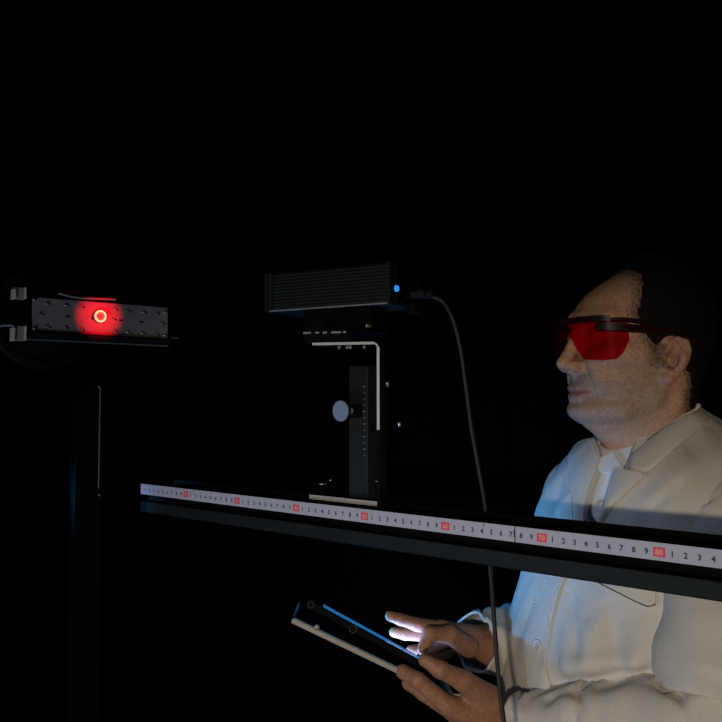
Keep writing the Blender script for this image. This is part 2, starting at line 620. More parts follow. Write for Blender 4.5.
MB().box(BF, (BL, BL + 0.006), (-0.062, -0.004), (0.002, BHT - 0.002), 0.0008).build('rear_cover', M['matte'], lz)
lp_ = on_plane(396.5, 288.5, ep + BU * 0.006, BU)
MB().lathe(lp_ - BU * 0.001, BU, [(0, 0.0034), (0.0018, 0.0034), (0.0030, 0.0025), (0.0036, 0.0010)], 20).build('indicator_light', M['led_blue'], lz, True, label='glowing blue indicator light')
up_ = on_plane(409, 296, ep + BU * 0.006, BU)
MB().box((up_, BU, BN, ZA), (0.0, 0.004), (-0.009, 0.009), (-0.0045, 0.0045), 0.0006).build('socket', M['matte'], lz)
MB().box((on_plane(409, 309, ep + BU * 0.006, BU), BU, BN, ZA), (0.0, 0.012), (-0.012, 0.010), (-0.005, 0.005), 0.001).build('terminal_block', M['matte'], lz)
# mount under the box belongs to the stand
MB().box(BF, (0.045, BL - 0.03), (-0.055, -0.012), (mz1 - MT, 0.0 - 0.0009), 0.001).build('mount_block', M['matte'], stand)
MB().lathe(on_plane(371, 326, RO + RN * -0.02, RN), RN, [(0, 0.002), (0.006, 0.002), (0.008, 0.0012)], 12).build('screw', mat('brass', (0.5, 0.42, 0.2), 0.35, metal=0.8), stand, True, label='small brass screw')

# cable
cable_pts = [up_ + BU * 0.028, W(432, 296.5, 0.80), W(443, 302, 0.795), W(453, 320, 0.79), W(460, 347, 0.79), W(465, 380, 0.79), W(471, 425, 0.79), W(478, 465, 0.79), W(484.5, 505, 0.785),
             W(489.5, 560, 0.78), W(493.5, 610, 0.78), W(497, 660, 0.775), W(500.5, 695, 0.77), W(504, 722, 0.765), W(512, 790, 0.755)]
e = cable_pts[-1]
cable_pts += [Vector((e.x + 0.01, e.y, 0.9)), Vector((e.x + 0.02, e.y + 0.02, 0.4)), Vector((e.x + 0.05, e.y + 0.04, 0.03)), Vector((e.x + 0.14, e.y + 0.02, 0.0023)), Vector((e.x + 0.6, e.y - 0.2, 0.0023))]
cab = thing('usb_cable', Vector((e.x + 0.1, e.y, 0.0)), 'thin black cable plugged into the laser box and hanging behind the rail', 'cable')
MB().tube(catmull(cable_pts, 8), 0.0022, 10).build('cord', M['cable'], cab, True)
MB().box((up_, BU, BN, ZA), (0.0042, 0.020), (-0.007, 0.007), (-0.0040, 0.0040), 0.0012).build('plug', M['lip'], cab)
MB().lathe(up_ + BU * 0.020, BU, [(0, 0.0042), (0.010, 0.0030)], 12).build('strain_relief', M['lip'], cab, True)

# ------------------------------------------------------------------ target panel
TL = W(33, 297, 1.145)
TRp = W(168, 308, 1.27)
TU = Vector((TRp.x - TL.x, TRp.y - TL.y, 0))
TW = TU.length
TU.normalize()
TN = Vector((TU.y, -TU.x, 0))
PH = 0.0492
TO = Vector((TL.x, TL.y, TL.z - PH))
TF = (TO, TU, TN, ZA)


def tp(x, y, n=0.0):
    return on_plane(x, y, TO + TN * n, TN)


def tsz(x, y, n=0.0):
    p = tp(x, y, n) - TO
    return p.dot(TU), p.z


tpost_s = tsz(87, 440, -0.03)[0]
pc = TO + TU * tpost_s - TN * 0.03
tg = thing('laser_target', Vector((pc.x, pc.y, 0)), 'long grey plate full of screws on a black post, lit by a red laser ring', 'laser target')
plate = MB().box(TF, (0, TW), (-0.004, 0.0), (0.0, PH), 0.0006).build('target_plate', M['panel'], tg)
# housing around it
hs0 = tsz(27, 320)[0]
hs1 = tsz(171, 330)[0]
MB().box(TF, (hs0, TW + 0.004), (-0.034, -0.0042), (-0.010, PH + 0.008), 0.0015).build('housing', M['matte'], tg)
MB().box(TF, (hs0 + 0.002, TW + 0.002), (-0.004, 0.006), (-0.0125, -0.0020), 0.0008).build('bottom_ledge', M['anod'], tg)
MB().box(TF, (hs0 - 0.002, TW - 0.002), (0.0055, 0.0072), (-0.0135, -0.0112), 0.0003).build('ledge_edge', M['alu_dim'], tg, label='thin grey edge of the lower ledge')
MB().box(TF, (hs0 + 0.02, TW - 0.03), (-0.030, -0.001), (PH + 0.004, PH + 0.0105), 0.0015).build('top_ledge', M['matte'], tg)
MB().tube(catmull([TO + TU * 0.035 + TN * 0.001 + ZA * (PH + 0.0085), TO + TU * 0.06 + TN * 0.004 + ZA * (PH + 0.004), TO + TU * 0.085 + TN * 0.004 + ZA * (PH + 0.0045), TO + TU * 0.12 + TN * 0.003 + ZA * (PH + 0.006)], 8), 0.0018, 8).build('lead_wire', M['panel'], tg, True)
e0 = tsz(172, 320, -0.012)[0]
MB().box(TF, (TW + 0.004, TW + 0.046), (-0.030, -0.010), (0.002, PH - 0.002), 0.003).build('end_block', M['matte'], tg)
MB().box(TF, (TW + 0.010, TW + 0.022), (-0.012, -0.008), (0.001, 0.004), 0.0008).build('end_clip', M['alu_dim'], tg)
screws = [(33.8, 299.5, 1), (33.8, 328.5, 1), (46.5, 303.5, 0), (46.5, 326.5, 0), (40, 314, 0), (65, 305, 0), (65, 327.5, 0), (80, 306.5, 0), (80, 329, 0), (113.6, 309, 0), (113.8, 330.5, 0),
          (127, 310.8, 0), (127, 332, 0), (142.5, 312, 0), (142, 333, 0), (155.5, 313.2, 0), (155.5, 334, 0), (164.5, 312, 1), (164.5, 335.6, 1), (161, 323.2, 0), (89, 318, 0), (112, 319, 0)]
for x, y, big in screws:
    p = tp(x, y)
    r = 0.0026 if big else 0.0019
    MB().lathe(p, TN, [(0, r), (0.0018 + 0.001 * big, r), (0.0028 + 0.001 * big, r * 0.6)], 12).build('screw', M['steel'], plate, True)
    q = tp(x + 3.6, y + 0.6)
    if not big:
        MB().lathe(q - TN * 0.001, TN, [(0, 0.0016), (0.0013, 0.0016)], 10).build('hole', M['hole'], plate)
for x, y in ((68, 316.5), (93.5, 318.5), (121, 320.5), (141.5, 322)):
    s_, z_ = tsz(x, y)
    MB().box((TO, TU, TN, ZA), (s_ - 0.0032, s_ + 0.0032), (-0.001, 0.0009), (z_ - 0.0012, z_ + 0.0012), 0.0003).build('slot', M['hole'], plate)
for (x0, y0, x1, y1) in ((15, 287.5, 26, 298), (14, 326, 26, 340)):
    a0, zb = tsz(x0, y1, 0.004)
    a1, zt = tsz(x1, y0, 0.004)
    cl = MB().box(TF, (a0, a1 - 0.0018), (-0.012, 0.002), (zb, zt), 0.0006).build('cream_clip', mat('tan_plastic', (0.36, 0.31, 0.22), 0.6), tg, label='tan plastic clip at the end of the plate')
    MB().box(TF, (a1 - 0.0018, a1), (-0.012, 0.008), (zb, zt), 0.0004).build('clip_flange', M['cream'], cl)
    MB().box(TF, (a0 - 0.002, a0 + 0.0012), (-0.012, 0.005), (zb - 0.001, zt - 0.003), 0.0004).build('clip_flange', M['cream'], cl)
    MB().box(TF, (a0, a1 + 0.012), (-0.03, -0.004), (zb + 0.001, zt - 0.001), 0.0006).build('clip_arm', M['matte'], cl)
p0, p1 = tp(-6, 328, -0.008), tp(13, 325.5, -0.004)
MB().tube(catmull([p0, (p0 + p1) / 2 + ZA * 0.002, p1], 6), 0.0016, 8).build('lead_wire', mat('blue_grey_wire', (0.30, 0.34, 0.45), 0.5), tg, True)
MB().box(TF, (hs0 - 0.032, hs0), (-0.034, -0.012), (-0.004, PH + 0.002), 0.002).build('end_block', M['matte'], tg)
# round stage behind the panel
dc = W(45, 318, 1.22)
MB().lathe(dc - TN * 0.02, TN, [(0, 0.074), (0.003, 0.078), (0.016, 0.078), (0.0185, 0.076), (0.0185, 0.066), (0.0160, 0.064), (0.0160, 0.02)], 64).build('round_stage', M['anod'], tg, False)
# post
MB().box((Vector((pc.x, pc.y, 0)), TU, TN, ZA), (-0.0205, 0.0205), (-0.012, 0.012), (0.03, TO.z - 0.0), 0.0015).build('post', M['matte'], tg)
pe, zt = tsz(100.5, 387, -0.017)
_, zb = tsz(100.5, 488, -0.017)
MB().box(TF, (pe - 0.001, pe + 0.0006), (-0.0185, -0.016), (zb, zt), 0.0004).build('edge_highlight', M['alu_dim'], tg)  # pale strip standing in for the highlight along the post edge
pe2, _ = tsz(73, 387, -0.017)
MB().box(TF, (pe2 - 0.0006, pe2 + 0.0006), (-0.0185, -0.0165), (zb, zt), 0.0003).build('edge_highlight', M['matte'], tg)
for y in (387, 495):
    MB().lathe(tp(99, y, -0.0185), TN, [(0, 0.0022), (0.002, 0.0022), (0.003, 0.0014)], 10).build('screw', M['alu_dim'], tg, True)
for k in range(3):
    a = k * 2 * math.pi / 3 + 0.4
    d = Vector((math.cos(a), math.sin(a), 0))
    MB().tube([Vector((pc.x, pc.y, 0.30)) + d * 0.01, Vector((pc.x, pc.y, 0.012)) + d * 0.30], 0.011, 12).build('tripod_leg', M['matte'], tg, True)
MB().lathe(Vector((pc.x, pc.y, 0.02)), ZA, [(0, 0.02), (0.02, 0.028), (0.30, 0.028), (0.32, 0.02)], 20).build('tripod_hub', M['matte'], tg, True)
rc = tp(99.5, 316.5, 0.0)
MB().lathe(rc, TN, [(0, 0.0105), (0.003, 0.0105), (0.004, 0.0095)], 32).build('lens_boss', mat('boss_grey', (0.25, 0.25, 0.25), 0.5), tg, True)
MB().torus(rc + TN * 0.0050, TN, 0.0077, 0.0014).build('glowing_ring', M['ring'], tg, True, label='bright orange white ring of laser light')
beam = spot('laser_beam', BO - BU * 0.012 - BN * 0.03 + ZA * (BHT / 2), rc, 17.0, (1.0, 0.001, 0.018), math.radians(11.5), 0.95, 0.003)
#PERSON
# ------------------------------------------------------------------ implicit-surface tools
class Field:
    """signed distances on a grid, grown from round cones and ellipsoids, meshed with surface nets"""

    def __init__(s, lo, hi, h):
        s.lo = np.array(lo, dtype=np.float32)
        s.h = h
        n = np.ceil((np.array(hi) - s.lo) / h).astype(int) + 1
        s.ax = [s.lo[i] + h * np.arange(n[i], dtype=np.float32) for i in range(3)]
        s.v = np.full(n, 0.05, dtype=np.float32)

    def win(s, lo, hi):
        sl = []
        for i in range(3):
            a = int(np.clip(math.floor((lo[i] - s.lo[i]) / s.h), 0, s.v.shape[i]))
            b = int(np.clip(math.ceil((hi[i] - s.lo[i]) / s.h) + 1, 0, s.v.shape[i]))
            sl.append(slice(a, b))
        g = np.meshgrid(s.ax[0][sl[0]], s.ax[1][sl[1]], s.ax[2][sl[2]], indexing='ij', sparse=True)
        return tuple(sl), g

    def put(s, sl, d, k, sub=False):
        a = s.v[sl]
        if sub:
            d = -d
            hh = np.clip(0.5 - 0.5 * (d - a) / k, 0, 1)
            s.v[sl] = d + (a - d) * hh + 0 if False else (d * (1 - hh) + a * hh) + k * hh * (1 - hh)
        else:
            hh = np.clip(0.5 + 0.5 * (d - a) / k, 0, 1)
            s.v[sl] = d * (1 - hh) + a * hh - k * hh * (1 - hh)

    def cone(s, a, b, ra, rb, k=0.005, sub=False):
        a = np.array(a, dtype=np.float32)
        b = np.array(b, dtype=np.float32)
        R = max(ra, rb) + 2 * k + 0.012
        sl, (X, Y, Z) = s.win(np.minimum(a, b) - R, np.maximum(a, b) + R)
        ba = b - a
        L2 = float(ba @ ba) + 1e-12
        t = np.clip(((X - a[0]) * ba[0] + (Y - a[1]) * ba[1] + (Z - a[2]) * ba[2]) / L2, 0, 1)
        d = np.sqrt((X - a[0] - t * ba[0]) ** 2 + (Y - a[1] - t * ba[1]) ** 2 + (Z - a[2] - t * ba[2]) ** 2) - (ra + (rb - ra) * t)
        s.put(sl, d, k, sub)

    def chain(s, pts, rads, k=0.005):
        for p, q, a, b in zip(pts, pts[1:], rads, rads[1:]):
            s.cone(p, q, a, b, k)

    def ell(s, c, r, k=0.005, sub=False, M3=None):
        c = np.array(c, dtype=np.float32)
        R = max(r) + 2 * k + 0.012
        sl, (X, Y, Z) = s.win(c - R, c + R)
        x, y, z = X - c[0], Y - c[1], Z - c[2]
        if M3 is not None:
            m = np.array(M3, dtype=np.float32)
            x, y, z = (m[0, 0] * x + m[0, 1] * y + m[0, 2] * z, m[1, 0] * x + m[1, 1] * y + m[1, 2] * z, m[2, 0] * x + m[2, 1] * y + m[2, 2] * z)
        k0 = np.sqrt((x / r[0]) ** 2 + (y / r[1]) ** 2 + (z / r[2]) ** 2)
        k1 = np.sqrt((x / r[0] ** 2) ** 2 + (y / r[1] ** 2) ** 2 + (z / r[2] ** 2) ** 2)
        d = k0 * (k0 - 1) / np.maximum(k1, 1e-6)
        s.put(sl, d, k, sub)

    def mesh(s, level=0.0):
        V = s.v - level
        ins = V < 0
        nx, ny, nz = V.shape
        cnt = np.zeros((nx - 1, ny - 1, nz - 1), dtype=np.int8)
        for dx in (0, 1):
            for dy in (0, 1):
                for dz in (0, 1):
                    cnt += ins[dx:nx - 1 + dx, dy:ny - 1 + dy, dz:nz - 1 + dz]
        cells = np.argwhere((cnt > 0) & (cnt < 8))
        idx = np.full(cnt.shape, -1, dtype=np.int64)
        idx[cells[:, 0], cells[:, 1], cells[:, 2]] = np.arange(len(cells))
        acc = np.zeros((len(cells), 3))
        num = np.zeros(len(cells))
        corners = [(a, b, c) for a in (0, 1) for b in (0, 1) for c in (0, 1)]
        for a in corners:
            for ax in range(3):
                if a[ax]:
                    continue
                b = list(a)
                b[ax] = 1
                va = V[cells[:, 0] + a[0], cells[:, 1] + a[1], cells[:, 2] + a[2]]
                vb = V[cells[:, 0] + b[0], cells[:, 1] + b[1], cells[:, 2] + b[2]]
                m = (va < 0) != (vb < 0)
                t = va[m] / (va[m] - vb[m])
                p = np.tile(np.array(a, dtype=float), (m.sum(), 1))
                p[:, ax] += t
                acc[m] += p
                num[m] += 1
        verts = s.lo + (cells + acc / num[:, None]) * s.h
        quads = []
        for ax in range(3):
            o1, o2 = [(1, 2), (2, 0), (0, 1)][ax]
            sl0 = [slice(None)] * 3
            sl1 = [slice(None)] * 3
            sl0[ax] = slice(0, -1)
            sl1[ax] = slice(1, None)
            a, b = ins[tuple(sl0)], ins[tuple(sl1)]
            e = np.argwhere(a != b)
            e = e[(e[:, o1] > 0) & (e[:, o2] > 0) & (e[:, o1] < V.shape[o1] - 1) & (e[:, o2] < V.shape[o2] - 1)]
            flip = a[e[:, 0], e[:, 1], e[:, 2]]
            q = []
            for d1, d2 in ((-1, -1), (0, -1), (0, 0), (-1, 0)):
                c = e.copy()
                c[:, o1] += d1
                c[:, o2] += d2
                q.append(idx[c[:, 0], c[:, 1], c[:, 2]])
            q = np.stack(q, 1)
            q[~flip] = q[~flip][:, ::-1]
            quads.append(q)
        return verts, np.concatenate(quads)


def np_mesh(name, v, q):
    me = bpy.data.meshes.new(name)
    q = np.asarray(q)
    me.vertices.add(len(v))
    me.vertices.foreach_set('co', np.asarray(v, dtype=np.float32).ravel())
    k = q.shape[1]
    me.loops.add(q.size)
    me.loops.foreach_set('vertex_index', q.astype(np.int32).ravel())
    me.polygons.add(len(q))
    me.polygons.foreach_set('loop_start', np.arange(0, q.size, k, dtype=np.int32))
    me.polygons.foreach_set('loop_total', np.full(len(q), k, dtype=np.int32))
    me.update(calc_edges=True)
    me.validate()
    return me


def curve1(u, tab):
    """smooth interpolation through a table of (u, value)"""
    t = np.array(sorted(tab))
    xs, ys = t[:, 0], t[:, 1]
    m = np.gradient(ys, xs)
    i = np.clip(np.searchsorted(xs, u) - 1, 0, len(xs) - 2)
    h = xs[i + 1] - xs[i]
    s = np.clip((u - xs[i]) / h, 0, 1)
    return ((2 * s ** 3 - 3 * s ** 2 + 1) * ys[i] + (s ** 3 - 2 * s ** 2 + s) * h * m[i] + (-2 * s ** 3 + 3 * s ** 2) * ys[i + 1] + (s ** 3 - s ** 2) * h * m[i + 1])


# ------------------------------------------------------------------ the man: frames
PHH = math.radians(12)
HF = Vector((-math.cos(PHH), -math.sin(PHH), 0))
HL = Vector((-HF.y, HF.x, 0))
HO = Vector((0.401, 1.16, CAM_H + 0.058))


def H2W(f, l, u):
    return HO + HF * f + HL * l + ZA * u


HM = np.array([list(HF), list(HL), [0, 0, 1]])
PHB = math.radians(22)
BFv = Vector((-math.cos(PHB), -math.sin(PHB), 0))
BLv = Vector((-BFv.y, BFv.x, 0))
BB = Vector((0.42, 1.17, CAM_H))


def B2W(f, l, h):
    return BB + BFv * f + BLv * l + ZA * h


man = thing('person', (0.42, 1.17, 0.0), 'man in a cream coat and red safety glasses standing in profile, holding a tablet', 'person')

# ------------------------------------------------------------------ head
hd = Field((-0.135, -0.115, -0.20), (0.140, 0.115, 0.165), 0.0021)
T_FRONT = [(.158, -.02), (.152, -.005), (.145, .010), (.13, .033), (.119, .051), (.102, .0725), (.082, .0888), (.0625, .0965), (.05, .0965), (.039, .0925), (.02, .0915), (0, .0945), (-.014, .0985), (-.0225, .1005),
           (-.038, .0975), (-.052, .0935), (-.0635, .1005), (-.072, .0965), (-.08, .084), (-.09, .072), (-.098, .062), (-.11, .052), (-.13, .044), (-.2, .04)]
T_BACK = [(.158, -.025), (.15, -.045), (.14, -.068), (.12, -.092), (.09, -.108), (.06, -.112), (.03, -.108), (0, -.098), (-.03, -.088), (-.06, -.079), (-.1, -.074), (-.13, -.074), (-.2, -.08)]
T_WID = [(.158, .004), (.152, .026), (.145, .042), (.13, .057), (.11, .069), (.085, .0755), (.06, .077), (.03, .0755), (0, .073), (-.03, .0695), (-.055, .062), (-.08, .055), (-.1, .054), (-.13, .056), (-.2, .06)]
X, Y, Z = np.meshgrid(*hd.ax, indexing='ij', sparse=True)
u = hd.ax[2]
fr, bk, wi = curve1(u, T_FRONT), curve1(u, T_BACK), curve1(u, T_WID)
fcen = np.interp(u, [-.2, -.1, -.04, .05, .16], [-.02, -.008, .0, -.012, -.022])
af, ab = np.maximum(fr - fcen, .004), np.maximum(fcen - bk, .004)
npow = np.interp(u, [-.2, -.1, -.05, 0, .08, .16], [2.0, 2.0, 2.15, 2.25, 2.2, 2.0])
dx = X - fcen[None, None, :]
A_ = np.where(dx > 0, af[None, None, :], ab[None, None, :])
g = (np.abs(dx / A_) ** npow + np.abs(Y / wi[None, None, :]) ** npow) ** (1 / npow)
hd.v = ((g - 1) * np.minimum(A_, wi[None, None, :]) * 0.9).astype(np.float32)
hd.v = np.maximum(hd.v, (Z - (0.1570 - ((X + .028) ** 2 + Y ** 2) / .24)).astype(np.float32))
for sg in (1, -1):
    hd.cone((.093, sg * .010, .0645), (.070, sg * .052, .0640), .0085, .008, .012)      # brow
    hd.ell((.099, sg * .033, .0420), (.017, .017, .0125), .012, sub=True)                # eye socket
    hd.ell((.0795, sg * .0325, .0415), (.0125, .0135, .0115), .003)                      # closed-lid bulge
    hd.cone((.070, sg * .052, .014), (.035, sg * .066, .012), .014, .010, .018)          # cheek bone
    hd.cone((.082, sg * .032, .004), (.076, sg * .036, -.022), .012, .010, .012)        # cheek
    hd.chain([(.082, sg * .018, -.066), (.050, sg * .043, -.062), (.012, sg * .0545, -.046), (-.002, sg * .058, -.02)], [.0135, .0135, .0135, .012], .010)        # jaw line
hd.cone((.0925, 0, .045), (.1130, 0, .0045), .0078, .0092, .009)                          # nose
hd.ell((.1145, 0, .0015), (.0112, .0108, .0100), .006)
hd.cone((.106, 0, -.0065), (.1005, 0, -.0135), .0055, .005, .006)
for sg in (1, -1):
    hd.ell((.1035, sg * .0130, -.0030), (.0125, .0078, .0088), .004)
    hd.ell((.1085, sg * .0062, -.0125), (.0052, .0030, .0045), .002, sub=True)
hd.chain([(.0905, -.025, -.0375), (.0985, -.012, -.0335), (.1010, 0, -.0330), (.0985, .012, -.0335), (.0905, .025, -.0375)], [.003, .0046, .005, .0046, .003], .004)
hd.chain([(.0895, -.024, -.0400), (.0975, -.012, -.0450), (.0995, 0, -.0455), (.0975, .012, -.0450), (.0895, .024, -.0400)], [.003, .0050, .0055, .0050, .003], .004)
hd.chain([(.0930, -.029, -.0392), (.1055, 0, -.0392), (.0930, .029, -.0392)], [.001, .001, .001], .001) if False else None
for sg in (1, -1):
    hd.cone((.1075, 0, -.0390), (.0930, sg * .0270, -.0395), .0013, .0013, .002, sub=True)
    hd.cone((.0900, sg * .0300, -.0400), (.0850, sg * .033, -.046), .002, .002, .006, sub=True)
    hd.cone((.0985, sg * .0225, -.003), (.0880, sg * .033, -.030), .0022, .0018, .006, sub=True)   # smile fold
hd.ell((.0875, 0, -.0640), (.0175, .022, .0150), .012)                                    # chin
hd.cone((.066, 0, -.080), (.030, 0, -.100), .012, .018, .02)
hd.cone((.1065, 0, -.0525), (.1045, .012, -.0535), .0030, .0030, .006, sub=True)


def ear_pt(sg, a, b, out):
    """a backwards, b up from the ear middle, out along the ear's own normal"""
    return (-.0065 - a * 0.86 - b * 0.14, sg * (.0770 + a * 0.34 + out), .002 + b * .97 - a * 0.04)


for sg in (1, -1):
    E_ = lambda a, b, o=0.0: ear_pt(sg, a, b, o)
    # the shell: a bowl open to the side and to the front
    hd.chain([E_(.000, .018, -.002), E_(.009, .004, -.001), E_(.003, -.014, -.001)], [.0125, .0125, .0080], .006)
    hd.ell(E_(-.001, -.001, .0085), (.0085, .0215, .0140), .002, sub=True)
    hd.ell(E_(.000, .0165, .0085), (.0085, .0075, .0080), .004, sub=True)
    # helix rim
    hel = [E_(-.0100, .003, .0015), E_(-.0150, .014, .0025), E_(-.0105, .0265, .0035), E_(.002, .0315, .0040), E_(.0140, .0275, .0040), E_(.0195, .015, .0035), E_(.0180, .001, .0025), E_(.0110, -.0135, .0015), E_(.001, -.0255, .0005)]
    hd.chain(hel, [.0024, .0032, .0036, .0040, .0042, .0040, .0036, .0034, .0050], .0020)
    # antihelix with its two legs, antitragus, tragus, lobe
    hd.chain([E_(-.002, .0225, .0025), E_(.0075, .0150, .0045), E_(.0105, .004, .0045), E_(.0080, -.0075, .0035), E_(.001, -.0135, .0030)], [.0022, .0028, .0030, .0028, .0030], .0025)
    hd.chain([E_(-.0120, .000, .0005), E_(-.0100, -.0065, .0015), E_(-.0085, -.0110, .0005)], [.0028, .0034, .0028], .003)
    hd.ell(E_(-.0035, -.0235, .0005), (.0085, .0048, .0090), .004)
# neck going down and back
hd.cone((-.008, 0, -.06), (-.020, 0, -.19), .056, .060, .015)
# folds of the sternomastoid and the throat
for sg in (1, -1):
    hd.cone((-.025, sg * .052, -.05), (.040, sg * .020, -.17), .010, .010, .012)
hv, hq = hd.mesh()
hvw = np.array(HO) + hv @ HM
head_me = np_mesh('head', hvw, hq)

# ------------------------------------------------------------------ hands
ALLW = lambda L: [tuple(W(*p)) for p in L]


def hand(bounds, spec, h=0.0016):
    lo = np.min(np.array(bounds), axis=0)
    hi = np.max(np.array(bounds), axis=0)
    fd = Field(lo - .035, hi + .035, h)
    for kind, pts, rads, k in spec:
        fd.chain([tuple(p) for p in pts], rads, k)
    v, q = fd.mesh()
    return np_mesh('hand', v, q)


HZ = -0.055


def w(x, y, z):
    return W(x, y, z + HZ)


SHL = B2W(0.0, .150, -.125)
SHR = B2W(0.0, -.150, -.125)
ELL = W(720, 731, 0.915)
ELR = W(585, 640, 1.37)
LW = w(510, 727, 1.115)
L_index = [w(447, 705, 1.075), w(418, 680.5, 1.073), w(403, 671.5, 1.092), w(401, 670, 1.112)]
L_middle = [w(455, 713, 1.098), w(424, 693, 1.100), w(409, 683, 1.122), w(409, 681, 1.142)]
L_ring = [w(466, 719, 1.120), w(436, 702, 1.130), w(420, 692, 1.150), w(420, 690, 1.168)]
L_pinky = [w(478, 724, 1.140), w(452, 709, 1.152), w(438, 700, 1.168), w(437, 699, 1.182)]
L_thumb = [w(488, 700, 1.100), w(463, 680.5, 1.072), w(440, 669.5, 1.058), w(424.5, 660, 1.060)]
lspec = [('p', [L_index[0], LW], [.0135, .024], .012), ('p', [L_middle[0], LW], [.0125, .024], .012), ('p', [L_ring[0], LW], [.012, .024], .012), ('p', [L_pinky[0], LW], [.0115, .024], .012),
         ('p', [w(488, 700, 1.10), w(468, 705, 1.095)], [.018, .016], .010),
         ('f', L_index, [.0122, .0105, .0092, .0078], .003), ('f', L_middle, [.0122, .0105, .0092, .0080], .003),
         ('f', L_ring, [.0115, .0098, .0086, .0076], .003), ('f', L_pinky, [.0105, .0086, .0076, .0068], .003),
         ('f', L_thumb, [.0200, .0130, .0102, .0082], .006), ('p', [LW, LW.lerp(ELL, .22)], [.026, .030], .012)]
lh_me = hand([LW, LW.lerp(ELL, .22)] + L_index + L_middle + L_ring + L_pinky + L_thumb, lspec)

RW_ = w(487, 645, 1.225)
R_index = [w(442, 629, 1.165), w(417, 624.5, 1.145), w(401, 619.5, 1.133), w(390, 616, 1.127)]
R_middle = [w(447, 632, 1.188), w(423, 635, 1.178), w(405, 634, 1.170), w(394, 632, 1.164)]
R_ring = [w(454, 637, 1.208), w(434, 646, 1.206), w(420, 650, 1.196), w(411, 650, 1.188)]
R_pinky = [w(463, 643, 1.224), w(448, 652, 1.226), w(437, 656, 1.218), w(430, 657, 1.210)]
R_thumb = [w(468, 647, 1.175), w(449, 634, 1.142), w(429.5, 634, 1.124), w(422.5, 649.5, 1.113)]
rspec = [('p', [R_index[0], RW_], [.0125, .023], .010), ('p', [R_middle[0], RW_], [.012, .023], .010), ('p', [R_ring[0], RW_], [.0115, .023], .010), ('p', [R_pinky[0], RW_], [.011, .022], .010),
         ('f', R_index, [.0115, .0092, .0080, .0070], .003), ('f', R_middle, [.0115, .0094, .0082, .0072], .003),
         ('f', R_ring, [.011, .0090, .0080, .0070], .003), ('f', R_pinky, [.0095, .0080, .0072, .0064], .003),
         ('f', R_thumb, [.0150, .0115, .0096, .0074], .006), ('p', [RW_, RW_.lerp(ELR, .3)], [.026, .030], .010)]
rh_me = hand([RW_, RW_.lerp(ELR, .3)] + R_index + R_middle + R_ring + R_pinky + R_thumb, rspec)

# ------------------------------------------------------------------ torso shape shared by body, shirt and coat
SL = [  # height to camera, front, back, half width, exponent
    (-.014, .056, -.060, .066, 2.0), (-.030, .070, -.076, .082, 2.0), (-.044, .084, -.090, .106, 2.1), (-.060, .098, -.100, .136, 2.2), (-.084, .114, -.110, .158, 2.3), (-.125, .134, -.116, .172, 2.4),
    (-.20, .160, -.122, .176, 2.4), (-.26, .180, -.122, .174, 2.4), (-.32, .197, -.118, .174, 2.4), (-.38, .208, -.115, .176, 2.4), (-.45, .212, -.115, .180, 2.4),
    (-.55, .204, -.122, .186, 2.4), (-.68, .186, -.135, .192, 2.4), (-.82, .174, -.142, .198, 2.4), (-.92, .170, -.145, .204, 2.4)]
TILT = .30
SLT = [[(a[0], a[i]) for a in SL] for i in range(1, 5)]


def torso_grid(hs, nth, grow, disp=None, th=None):
    f, b, wd_, n = [curve1(hs, t)[:, None] for t in SLT]
    if th is None:
        th = np.linspace(-math.pi, math.pi, nth, endpoint=False)[None, :]
    c, s_ = np.cos(th), np.sin(th)
    c0 = (f + b) / 2 - 0.01
    a = np.where(c > 0, f - c0, c0 - b) + grow
    k = (np.abs(c) ** n + np.abs(s_) ** n) ** (-1 / n)
    F_ = c0 + a * c * k
    L_ = (wd_ + grow) * s_ * k
    if disp is not None:
        d = disp(th + 0 * hs[:, None], hs[:, None] + 0 * th)
        r = np.sqrt((F_ - c0) ** 2 + L_ ** 2)
        F_ += (F_ - c0) / r * d
        L_ += L_ / r * d
    P = np.array(BB)[None, None, :] + F_[..., None] * np.array(BFv) + L_[..., None] * np.array(BLv)
    P[..., 2] += hs[:, None] - TILT * F_ * np.clip(1 + (hs[:, None] + .02) / .30, 0, 1)
    return P


def grid_quads(r, c, wrap=True):
    q = []
    for i in range(r - 1):
        for j in range(c if wrap else c - 1):
            q.append((i * c + j, i * c + (j + 1) % c, (i + 1) * c + (j + 1) % c, (i + 1) * c + j))
    return np.array(q)


# ------------------------------------------------------------------ the body, one continuous skin
core = torso_grid(np.linspace(-.035, -.62, 40), 48, -0.024)
bmB = bmesh.new()
for me in (head_me, lh_me, rh_me):
    bmB.from_mesh(me)
tv = [bmB.verts.new(p) for p in core.reshape(-1, 3)]
for q in grid_quads(40, 48):
    bmB.faces.new([tv[t] for t in q])
bmB.faces.new(tv[:48][::-1])
bmB.faces.new(tv[-48:])
tmpme = bpy.data.meshes.new('tmp')
bmB.to_mesh(tmpme)
bmB.free()
limbs = MB()
limbs.tube(catmull([B2W(0, .08, -.14), SHL + ZA * -.035, (SHL + ELL) / 2, ELL], 6), 0.040, 18)
limbs.tube(catmull([ELL + (ELL - LW).normalized() * 0.01, (ELL + LW) / 2, LW.lerp(ELL, .2), LW.lerp(ELL, .1)], 6), [.042] * 7 + [.038] * 6 + [.032] * 6, 18)
limbs.tube(catmull([B2W(0, -.08, -.14), SHR + ZA * -.035, (SHR + ELR) / 2, ELR], 6), 0.040, 18)
limbs.tube(catmull([ELR, (ELR + RW_) / 2, RW_.lerp(ELR, .3), RW_.lerp(ELR, .18)], 6), [.042] * 7 + [.036] * 6 + [.031] * 6, 18)
bmB = bmesh.new()
bmB.from_mesh(tmpme)
lm = bpy.data.meshes.new('tmp2')
limbs.bm.to_mesh(lm)
bmB.from_mesh(lm)
bmB.to_mesh(tmpme)
bmB.free()
ob = bpy.data.objects.new('tmp', tmpme)
COL.objects.link(ob)
rm = ob.modifiers.new('r', 'REMESH')
